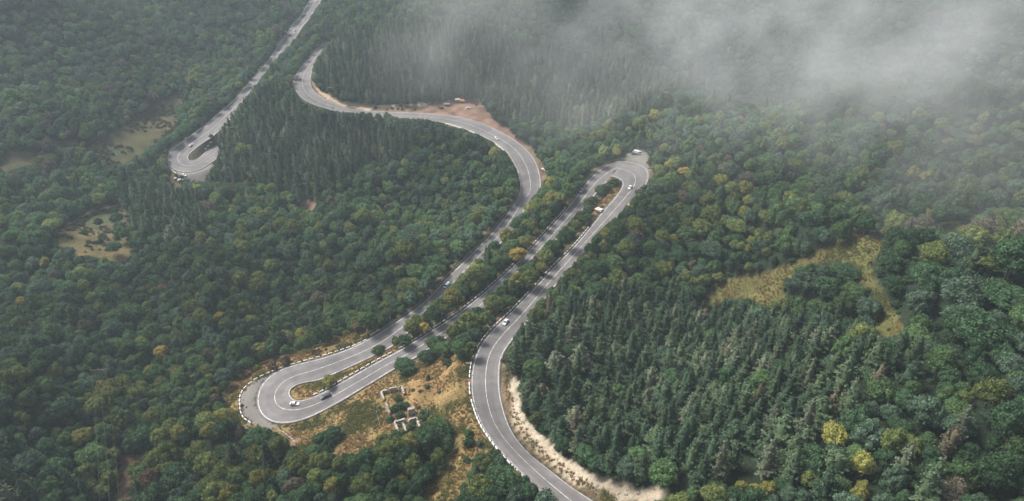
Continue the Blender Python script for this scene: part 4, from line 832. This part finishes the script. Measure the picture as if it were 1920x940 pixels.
# ------------------------------------------------------------------ vehicles
def car(name, px, py, px2, py2, m, label, kind='saloon', zoff=.11, L_=4.35, W_=1.76, H_=1.45):
    a, b = at(px, py), at(px2, py2); hd = math.atan2(b.y - a.y, b.x - a.x)
    z = float(Tz(a.x, a.y)); onroad = float(road_dist(a.x, a.y)) < 1.2
    o = empty(name, (a.x, a.y, z + (.4 if onroad else .02)), hd)
    if kind == 'van': L_, W_, H_ = 5.0, 1.9, 1.95
    if kind == 'truck': L_, W_, H_ = 6.2, 2.1, 2.3
    hw = W_ / 2
    if kind == 'van': prof = [(-.5, .32), (-.5, .95), (-.485, 1.0), (.33, .98), (.47, .78), (.5, .6), (.5, .32)]; low = [(-.5, .55), (.33, .52), (.5, .45)]; cab = [(-.485, .55), (-.47, .98), (.27, 1.0), (.4, .56)]
    # body as stacked cross sections along the length: x, bottom, shoulder height, half width
    S = {'saloon': [(-.5, .34, .52, .80), (-.47, .24, .62, .92), (-.36, .2, .66, .98), (-.2, .18, .64, 1), (.1, .18, .63, 1), (.25, .18, .62, 1), (.4, .2, .56, .96), (.48, .24, .48, .88), (.5, .32, .42, .76)],
         'hatch': [(-.5, .3, .6, .84), (-.47, .22, .66, .94), (-.3, .18, .67, 1), (.1, .18, .63, 1), (.25, .18, .62, 1), (.4, .2, .55, .96), (.48, .24, .47, .88), (.5, .32, .42, .76)],
         'van': [(-.5, .22, .58, .94), (-.48, .17, .6, .98), (-.2, .15, .6, 1), (.2, .15, .58, 1), (.34, .15, .54, .99), (.46, .18, .47, .94), (.5, .24, .38, .84)],
         'truck': [(-.5, .28, .45, .98), (-.49, .28, .46, 1), (.15, .28, .46, 1), (.16, .2, .5, .97), (.45, .2, .46, .95), (.5, .24, .4, .9)]}[kind]
    v, f = [], []
    for x, zb, zs, wv_ in S:
        for sy, zz, k in ((-1, zb, .93), (-1, (zb+zs)/2, 1), (-1, zs-.03, .985), (-1, zs, .93), (1, zs, .93), (1, zs-.03, .985), (1, (zb+zs)/2, 1), (1, zb, .93)): v.append((x*L_, sy*hw*wv_*k, zz*H_))
    for i in range(len(S)-1):
        for j in range(8): f.append((i*8+j, i*8+(j+1) % 8, (i+1)*8+(j+1) % 8, (i+1)*8+j))
    f += [tuple(range(8))[::-1], tuple(range(len(S)*8-8, len(S)*8))]
    body = link_mesh('body', v, f, m, o)
    # cabin: glass band then painted roof
    C4 = {'saloon': (-.37, -.24, .08, .24, .64), 'hatch': (-.47, -.40, .06, .24, .65), 'van': (-.485, -.46, .24, .40, .57), 'truck': (.14, .17, .3, .42, .48)}[kind]
    xb, xrb, xrf, xf, zs = C4; cb = MB(); w0, w1 = hw*.93, hw*.76
    cb.add([(xb*L_, -w0, zs*H_), (xf*L_, -w0, zs*H_), (xf*L_, w0, zs*H_), (xb*L_, w0, zs*H_), (xrb*L_, -w1, .96*H_), (xrf*L_, -w1, .96*H_), (xrf*L_, w1, .96*H_), (xrb*L_, w1, .96*H_)],
           [(0, 1, 5, 4), (1, 2, 6, 5), (2, 3, 7, 6), (3, 0, 4, 7), (4, 5, 6, 7)]); cb.build('windows', m_glass, o)
    rf = MB(); rf.box(((xrb+xrf)/2*L_, 0, .98*H_), ((xrf-xrb)*L_*1.03, w1*2*1.04, .05*H_), 0, .93, .015); 
    for sy in (-1, 1):                       # pillars
        for xa, xc in ((xb, xrb), (xf, xrf), ((xb+xf)/2, (xrb+xrf)/2)): rf.tube((xa*L_, sy*(w0+.004), zs*H_), (xc*L_, sy*(w1+.004), .96*H_), .04, .04, 5)
    if kind == 'van': rf.box((-.12*L_, 0, .76*H_), (.55*L_, hw*1.84, .4*H_), 0, .9, .03)
    rf.build('roof', m, o)
    if kind == 'truck':
        cg = MB(); cg.box((-.19*L_, 0, .75*H_), (.6*L_, W_*1.02, .58*H_), 0, .98, .03); cg.build('cargo_box', m, o)
    for sx in (-.31, .31):
        for sy in (-1, 1):
            wh = empty('wheel', (sx*L_, sy*(hw-.1), .31)); wh.parent = o
            t_ = MB(); t_.tube((0, -.11, 0), (0, .11, 0), .32, .32, 14); t_.build('tyre', m_tyre, wh); t_ = MB(); t_.tube((0, sy*.112, 0), (0, sy*.13, 0), .19, .17, 10); t_.build('rim', m_rim, wh)
    for sy in (-1, 1):
        h_ = MB(); h_.box((.488*L_, sy*hw*.6, .42*H_), (.09, .34, .12), 0, .85, .02); h_.build('headlight', m_head, o)
        h_ = MB(); h_.box((-.492*L_, sy*hw*.66, .5*H_), (.07, .28, .13), 0, .85, .02); h_.build('tail_light', m_tail, o)
    bp_ = MB(); bp_.box((.497*L_, 0, .27*H_), (.1, W_*.78, .13), 0, .9, .02); bp_.box((-.497*L_, 0, .3*H_), (.1, W_*.78, .14), 0, .9, .02); bp_.build('bumpers', m_black if kind != 'saloon' else m, o)
    tag(o, label, 'car' if kind in ('saloon', 'hatch') else kind, 'vehicles on the mountain road'); return o
p_blue = paint('pale_blue_car_paint', (.62, .72, .74))
car('car', 553, 760, 575, 759, p_white, 'white saloon car crossing the inside of the lower hairpin')
car('car', 611, 746, 590, 755, p_dark, 'dark blue car leaving the lower hairpin', 'hatch', L_=4.8, W_=1.9)
car('car', 948, 607, 940, 618, p_blue, 'pale blue white car on the near road beside the guard blocks', 'saloon')
car('minibus', 838, 538, 829, 546, p_white, 'white van driving down the shaded straight', 'van')
car('car', 930, 262, 938, 267, p_white, 'white car on the upper road bend below the dirt layby', 'hatch')
car('car', 1181, 354, 1173, 366, p_white, 'white car just past the upper hairpin', 'saloon', L_=4.7)
car('car', 1090, 360, 1083, 370, p_white, 'white car descending beside the upper hairpin guardrail', 'hatch')
car('car', 360, 274, 365, 270, p_white, 'white car on the straight leading into the far hairpin')
car('car', 345, 330, 353, 334, p_white, 'white car parked on the far gravel apron, nearest the road')
car('car', 339, 339, 344, 336, p_white, 'white car parked lowest on the far gravel apron')
car('car', 331, 337, 335, 337, p_silver, 'pale car parked leftmost below the far hairpin', 'hatch')
car('car', 828, 204, 835, 204, p_black, 'dark green car parked at the left of the dirt layby', 'hatch')
car('car', 878, 204, 885, 203, p_white, 'white car parked in the middle of the dirt layby')
car('car', 893, 197, 895, 192, p_purple, 'dark purple car parked at the back of the dirt layby', 'hatch')
car('car', 571, 29, 566, 36, p_white, 'white car near the top of the far road')
car('car', 592, 4, 588, 10, p_white, 'white car highest on the far road at the top edge', 'hatch')
car('car', 553, 59, 548, 67, p_silver, 'grey car farther down the far road near the top')
car('small_truck', 1196, 289, 1205, 289, p_white, 'white box truck parked on the gravel behind the upper hairpin', 'truck')
car('car', 1025, 322, 1031, 322, p_white, 'white car parked off the outer edge of the upper bend', 'saloon')
car('car', 1127, 397, 1130, 394, p_white, 'white car parked behind the stall by the upper hairpin island', 'hatch')
# roadside stalls, tent, signs
m_orange = noisy(mat('orange_canvas', (.6, .25, .12), .9), (.5, .2, .1), (.7, .32, .16), 2); m_cream = mat('cream_canvas', (.72, .6, .45), .9); m_pink = mat('faded_pink_canvas', (.5, .34, .33), .9); m_teal = mat('pale_teal_paint', (.45, .66, .62), .7); m_wood = noisy(mat('grey_wood', (.2, .16, .12), .9), (.13, .1, .08), (.27, .22, .17), 4)
def stall(px, py, w_, d_, h_, m, label, rz=0.0, name='market_stall'):
    p = at(px, py); o = empty(name, tuple(p), rz)
    for sx in (-1, 1):
        for sy in (-1, 1): q = MB(); q.tube((sx*w_*.45, sy*d_*.45, -.2), (sx*w_*.45, sy*d_*.45, h_*.72), .06); q.build('post', m_wood, o)
    q = MB(); q.add([(-w_/2, -d_/2, h_*.7), (w_/2, -d_/2, h_*.7), (w_/2, d_/2, h_*.7), (-w_/2, d_/2, h_*.7), (-w_*.3, 0, h_), (w_*.3, 0, h_), (-w_/2, -d_/2, h_*.62), (w_/2, -d_/2, h_*.62), (w_/2, d_/2, h_*.62), (-w_/2, d_/2, h_*.62)],
                    [(0, 1, 5, 4), (1, 2, 5), (2, 3, 4, 5), (3, 0, 4), (0, 6, 7, 1), (1, 7, 8, 2), (2, 8, 9, 3), (3, 9, 6, 0)]); q.build('canopy', m, o)
    q = MB(); q.box((0, -d_*.3, .45), (w_*.8, d_*.25, .9), 0, 1, .03); q.build('counter', m_wood, o); tag(o, label, 'stall', 'roadside stalls and shelters'); return o
stall(858, 191, 4.6, 4.0, 3.4, m_cream, 'cream canvas tent at the back of the dirt layby', .3, 'canvas_tent')
stall(867, 192, 4.2, 3.2, 2.8, m_orange, 'orange canvas shelter beside the cream tent in the layby', .1, 'canvas_tent')
stall(838, 198, 5.5, 3.2, 2.5, m_pink, 'faded pink stall canopy above the dark green car', 0)
stall(1121, 396, 3.4, 2.8, 2.4, m_cream, 'cream roadside stall on the brown verge of the upper hairpin island', .7)
stall(1019, 320, 2.8, 2.2, 2.2, m_block, 'white stall beside the parked car outside the upper bend', .2)
stall(1189, 288, 3.0, 2.4, 2.3, m_block, 'white stall left of the box truck on the gravel', 0)
def sign(px, py, w_, h_, H_, m, label, rz=0.0):
    p = at(px, py); o = empty('road_sign', tuple(p), rz); q = MB(); q.tube((0, 0, -.3), (0, 0, H_), .05); q.build('post', m_galv, o)
    q = MB(); q.box((0, -.05, H_ - h_/2 + .1), (w_, .05, h_), 0, .97, .005); q.build('panel', m, o); tag(o, label, 'sign', 'roadside signs')
sign(625, 206, 2.6, 1.5, 2.6, m_teal, 'pale teal board beside the far road bend')
sign(1022, 306, .9, 1.6, 3.0, m_block, 'small white upright sign above the parked car at the upper bend')
sign(878, 686, 2.2, .8, 1.8, m_block, 'small white board just left of the near road bend')
sign(1222, 332, 2.4, .9, 1.4, m_cream, 'low pale board at the right edge of the upper hairpin')
sign(464, 818, 1.0, .9, 1.8, m_cream, 'small pale panel below the lower hairpin apron', .4)

# ------------------------------------------------------------------ roofless ruin
P0 = at(745, 765); ruin = empty('ruined_house', tuple(P0)); tag(ruin, 'roofless ruined house of pale broken walls overgrown with shrubs', 'ruin')
def rwall(x0, y0, x1, y1, h, m=m_wall, th=.6, h2=None, seed=0, name='wall'):
    a, b = at(x0, y0, h * .9), at(x1, y1, (h2 or h) * .9); r = random.Random(seed); ln = (b - a).length; n_ = max(3, int(ln / .5)); d = (b - a); d.z = 0; d.normalize(); nr = Vector((d.y, -d.x, 0)); v, f = [], []
    zb = min(float(Tz(a.x, a.y)), float(Tz(b.x, b.y))) - .8
    for i in range(n_ + 1):
        t_ = i / n_; p = a.lerp(b, t_); g_ = float(Tz(p.x, p.y)); hh = (h * (1-t_) + (h2 or h) * t_) * (1 - .14 * abs(r.gauss(0, 1)) * (r.random() < .7)); hh = max(hh, .5)
        for s in (-1, 1):
            w_ = th / 2 * (1 + r.uniform(-.1, .1)); v += [(p.x + nr.x*w_*s - P0.x, p.y + nr.y*w_*s - P0.y, zb - P0.z), (p.x + nr.x*w_*s*.92 - P0.x, p.y + nr.y*w_*s*.92 - P0.y, g_ + hh + r.uniform(-.06, .06) - P0.z)]
    for i in range(n_):
        k, l = i*4, i*4+4; f += [(k, l, l+1, k+1), (k+3, l+3, l+2, k+2), (k+1, l+1, l+3, k+3)]
    f += [(0, 1, 3, 2), (n_*4+2, n_*4+3, n_*4+1, n_*4)]
    return link_mesh(name, v, f, m, ruin)
for k, (x0, y0, x1, y1, h, h2) in enumerate([(713.6, 733.8, 726.4, 731.3, 2.6, 2.4), (729.5, 729.2, 743.6, 725.4, 2.9, 2.5), (746.8, 725.2, 752.5, 723.2, 3.2, 3.3), (752.5, 723, 758, 738, 3.1, 1.6), (714, 734.5, 720, 749, 2.5, 1.2),
        (723.4, 754.8, 731.5, 775, 2.2, 2.0), (739, 790.6, 759.5, 785.5, 2.6, 2.8), (740, 791.5, 747.4, 809, 2.4, 1.6), (755, 792, 761.4, 807, 2.2, 1.6), (765.3, 788, 779.3, 783, 3.6, 3.4), (780, 783, 787, 800, 2.8, 1.6), (744, 796, 752, 794, 1.0, .8)]):
    rwall(x0, y0, x1, y1, h, m_wall, .85, h2, k)
gs = MB(); p1, p2 = at(768, 779), at(777, 776); ang = math.atan2((p2-p1).y, (p2-p1).x); cxy = (p1 + p2) / 2 - P0; gs.box((cxy.x, cxy.y, cxy.z + 1.6), (3.4, 1.8, 4.4), ang, .8, .2); gs.build('gable_stub', m_wall, ruin)
# fallen wall line, kerbed path below the hairpin, tumbled stones
def lowwall(path, h, th, name, label, cat, m=m_stone):
    q = resample(px_path(path), 1.0); base = q[0]; v, f = [], []; r = random.Random(5)
    for i, p in enumerate(q):
        d = q[min(i+1, len(q)-1)] - q[max(i-1, 0)]; d = d[:2] / np.linalg.norm(d[:2]); nr = np.array([d[1], -d[0]]); z = float(Tz(p[0], p[1])); hh = h * r.uniform(.6, 1.1)
        for a, b in ((-th/2, -.4), (th/2, -.4), (th/2*.9, hh), (-th/2*.9, hh)): v.append((p[0]+nr[0]*a-base[0], p[1]+nr[1]*a-base[1], z+b-base[2]))
    for i in range(len(q)-1):
        for j in range(4): f.append((i*4+j, i*4+(j+1) % 4, (i+1)*4+(j+1) % 4, (i+1)*4+j))
    f += [(3, 2, 1, 0), tuple(range((len(q)-1)*4, len(q)*4))]
    o = link_mesh(name, v, f, m); o.location = tuple(float(c) for c in base); tag(o, label, cat)
lowwall("705,771 709,784 713,800", .35, .4, 'fallen_wall', 'thin line of fallen masonry in the dry grass left of the ruin', 'wall', m_wall)
lowwall("523,807 534,812 546,822 553,830", .18, .5, 'stone_kerb', 'pale stone kerb running down from the lower hairpin', 'kerb', m_wall)
iv, if_ = ico(2)
for k in range(24):                                       # rubble at the foot of the pale cutting
    t_ = random.random(); e = [(960, 700), (966, 760), (985, 815), (1022, 850), (1060, 880), (1110, 905), (1165, 925), (1225, 922)]; u_ = t_ * (len(e) - 1); i = min(int(u_), len(e) - 2); s = u_ - i
    p = at(e[i][0]*(1-s) + e[i+1][0]*s + random.uniform(-9, 9), e[i][1]*(1-s) + e[i+1][1]*s + random.uniform(-9, 9)); r = np.random.default_rng(k); sz = random.uniform(.2, .6)
    d = iv * (1 + .3 * np.sin(iv[:, [0]] * 3 + k) * np.cos(iv[:, [1]] * 4 + k)) * sz * np.array([1.2, .9, .7]); o = link_mesh('boulder', d, if_, m_wall); o.location = (p.x, p.y, p.z + sz * .15)
    tag(o, 'pale angular boulder lying at the foot of the rocky cutting', 'boulder', 'boulders fallen from the pale cutting')
# ------------------------------------------------------------------ power line crossing the lower left forest
def pole(px, py, h, label):
    p = at(px, py); o = empty('power_pole', tuple(p), .1); q = MB(); q.tube((0, 0, -1), (0, 0, h), .2, .13, 10); q.build('pole', m_wood, o); q = MB(); q.box((0, 0, h - .7), (7.5, .16, .18)); q.build('crossarm', m_wood, o)
    for s in (-3.5, 0, 3.5): q = MB(); q.tube((s, 0, h - .6), (s, 0, h - .2), .07, .05); q.build('insulator', m_block, o)
    tag(o, label, 'power pole', 'power line poles'); return Vector((p.x, p.y, p.z)), h
pA, hA = pole(203, 735, 15, 'wooden power pole rising among trees in the lower left forest')
pB = at(232, 1035); xB, yB, zB = pB.x, pB.y, pB.z
o = empty('power_pole', (xB, yB, zB), .1); q = MB(); q.tube((0, 0, -1), (0, 0, 15), .2, .13, 10); q.build('pole', m_wood, o); q = MB(); q.box((0, 0, 14.3), (7.5, .16, .18)); q.build('crossarm', m_wood, o); tag(o, 'near wooden power pole below the edge of the view', 'power pole', 'power line poles')
for s, lb in ((-3.5, 'left'), (0, 'middle'), (3.5, 'right')):
    q = MB(); a = Vector((pA.x + s, pA.y, pA.z + hA - .2)); b = Vector((xB + s, yB, zB + 14.8)); prev = a
    for i in range(1, 25):
        t_ = i / 24; p = a.lerp(b, t_); p.z -= 4 * 2.5 * t_ * (1 - t_); q.tube(prev, p, .022, .022, 5); prev = p
    o = q.build('power_cable', m_wood); tag(o, f'thin {lb} cable of the power line hanging over the lower left forest', 'cable', 'cables of the power line')

# ------------------------------------------------------------------ air: even haze in one closed box, and drifting cloud as a real volume
hz = MB(); hz.box((0, 800, (-330 + 45) / 2), (2700, 2300, 375)); m_haze = bpy.data.materials.new('haze'); m_haze.use_nodes = True; nt = m_haze.node_tree
nt.nodes.clear(); ho = N(m_haze, 'ShaderNodeOutputMaterial'); pv = N(m_haze, 'ShaderNodeVolumePrincipled'); pv.inputs['Density'].default_value = HAZE_DENS; pv.inputs['Color'].default_value = (.76, .89, .98, 1); pv.inputs['Anisotropy'].default_value = .1
nt.links.new(pv.outputs[0], ho.inputs['Volume'])
haze = hz.build('haze', m_haze); tag(haze, 'pale even haze that softens the far slopes', None, None, 'stuff')
m_fog = bpy.data.materials.new('fog'); m_fog.use_nodes = True; nt = m_fog.node_tree; nt.nodes.clear(); ho = N(m_fog, 'ShaderNodeOutputMaterial'); pv = N(m_fog, 'ShaderNodeVolumePrincipled')
pv.inputs['Density'].default_value = FOG_DENS; pv.inputs['Density Attribute'].default_value = 'density'; pv.inputs['Color'].default_value = (.985, .99, .99, 1); pv.inputs['Anisotropy'].default_value = 0
nt.links.new(pv.outputs[0], ho.inputs['Volume'])
# puffs of cloud hanging over the far valley: photo pixel, range, half sizes in metres (across, along, up), strength
PUFF = [(1120, 30, 560, 60, 110, 36, .7), (1010, -20, 560, 80, 100, 24, .22), (1370, -20, 520, 130, 110, 32, .8), (1640, -30, 450, 110, 110, 32, .8), (1800, 40, 430, 90, 100, 34, .9), (1910, 150, 400, 34, 90, 50, .8), (1470, 150, 520, 30, 60, 30, .8), (1560, 90, 500, 60, 70, 26, .45),
        (1700, 150, 470, 70, 80, 24, .30), (1900, 300, 380, 34, 90, 60, .9), (1500, 170, 520, 34, 60, 26, .7), (1350, 60, 540, 80, 80, 40, .35), (815, 20, 620, 12, 80, 50, .5), (1250, 110, 560, 60, 80, 36, .22), (1360, 190, 520, 40, 60, 22, .2), (1500, 270, 450, 150, 70, 16, .10), (1700, 400, 360, 60, 50, 20, .12), (1600, 320, 400, 60, 50, 16, .10)]
me = bpy.data.meshes.new('drifting_cloud'); fog = bpy.data.objects.new('drifting_cloud', me); col.objects.link(fog); me.materials.append(m_fog)
tag(fog, 'torn grey-white cloud drifting over the upper right slopes', None, None, 'stuff')
g = bpy.data.node_groups.new('drifting_cloud', 'GeometryNodeTree'); g.interface.new_socket('Geometry', in_out='INPUT', socket_type='NodeSocketGeometry'); g.interface.new_socket('Geometry', in_out='OUTPUT', socket_type='NodeSocketGeometry')
def gm(op, a, b=None, c=None):
    q = g.nodes.new('ShaderNodeMath'); q.operation = op
    for i, v in enumerate((a, b, c)):
        if v is None: continue
        if isinstance(v, (int, float)): q.inputs[i].default_value = v
        else: g.links.new(v, q.inputs[i])
    return q.outputs[0]
def gv(op, a, b):
    q = g.nodes.new('ShaderNodeVectorMath'); q.operation = op
    for i, v in enumerate((a, b)):
        if isinstance(v, tuple): q.inputs[i].default_value = v
        else: g.links.new(v, q.inputs[i])
    return q.outputs['Value' if op in ('DOT_PRODUCT', 'LENGTH') else 'Vector']
pos = g.nodes.new('GeometryNodeInputPosition').outputs[0]; tot = None
def gn(scale, det, vec, r_=.55):
    q = g.nodes.new('ShaderNodeTexNoise'); q.inputs['Scale'].default_value = scale; q.inputs['Detail'].default_value = det; q.inputs['Roughness'].default_value = r_; g.links.new(vec, q.inputs['Vector']); return q
wv = gn(.008, 3, pos); wp = gv('ADD', pos, gv('MULTIPLY', gv('SUBTRACT', wv.outputs['Color'], (.5, .5, .5)), (150., 140., 80.)))
for (px, py, d, sx, sy, sz, k) in PUFF:
    c = rays(px, py) * d; dv = gv('MULTIPLY', gv('SUBTRACT', wp, tuple(float(v) for v in c)), (1/sx, 1/sy, 1/sz)); d2 = gv('DOT_PRODUCT', dv, dv)
    e = gm('MULTIPLY', gm('EXPONENT', gm('MULTIPLY', d2, -.8)), k); tot = e if tot is None else gm('ADD', tot, e)
vr = g.nodes.new('ShaderNodeVectorRotate'); vr.rotation_type = 'Y_AXIS'; vr.inputs['Angle'].default_value = math.radians(50); g.links.new(wp, vr.inputs['Vector']); stretch = gv('MULTIPLY', vr.outputs[0], (.75, .95, 1.25)); nz = gn(.0165, 8, stretch, .68).outputs[0]
rag = gm('POWER', gm('MAXIMUM', gm('MULTIPLY', gm('SUBTRACT', nz, .455), 10.0), 0.0), 1.5)
dens = gm('MULTIPLY', tot, rag); dens = gm('DIVIDE', dens, gm('ADD', gm('MULTIPLY', dens, .75), 1.0))   # even out the thickest cores
dens = gm('MAXIMUM', gm('SUBTRACT', dens, .012), 0.0)
vc = g.nodes.new('GeometryNodeVolumeCube'); vc.inputs['Min'].default_value = (-180, 220, -225); vc.inputs['Max'].default_value = (640, 900, 30)
for nme, v in (('Resolution X', 200), ('Resolution Y', 160), ('Resolution Z', 64)): vc.inputs[nme].default_value = v
g.links.new(dens, vc.inputs['Density']); sm = g.nodes.new('GeometryNodeSetMaterial'); sm.inputs['Material'].default_value = m_fog
g.links.new(vc.outputs[0], sm.inputs[0]); go = g.nodes.new('NodeGroupOutput'); g.links.new(sm.outputs[0], go.inputs[0])
fog.modifiers.new('cloud', 'NODES').node_group = g
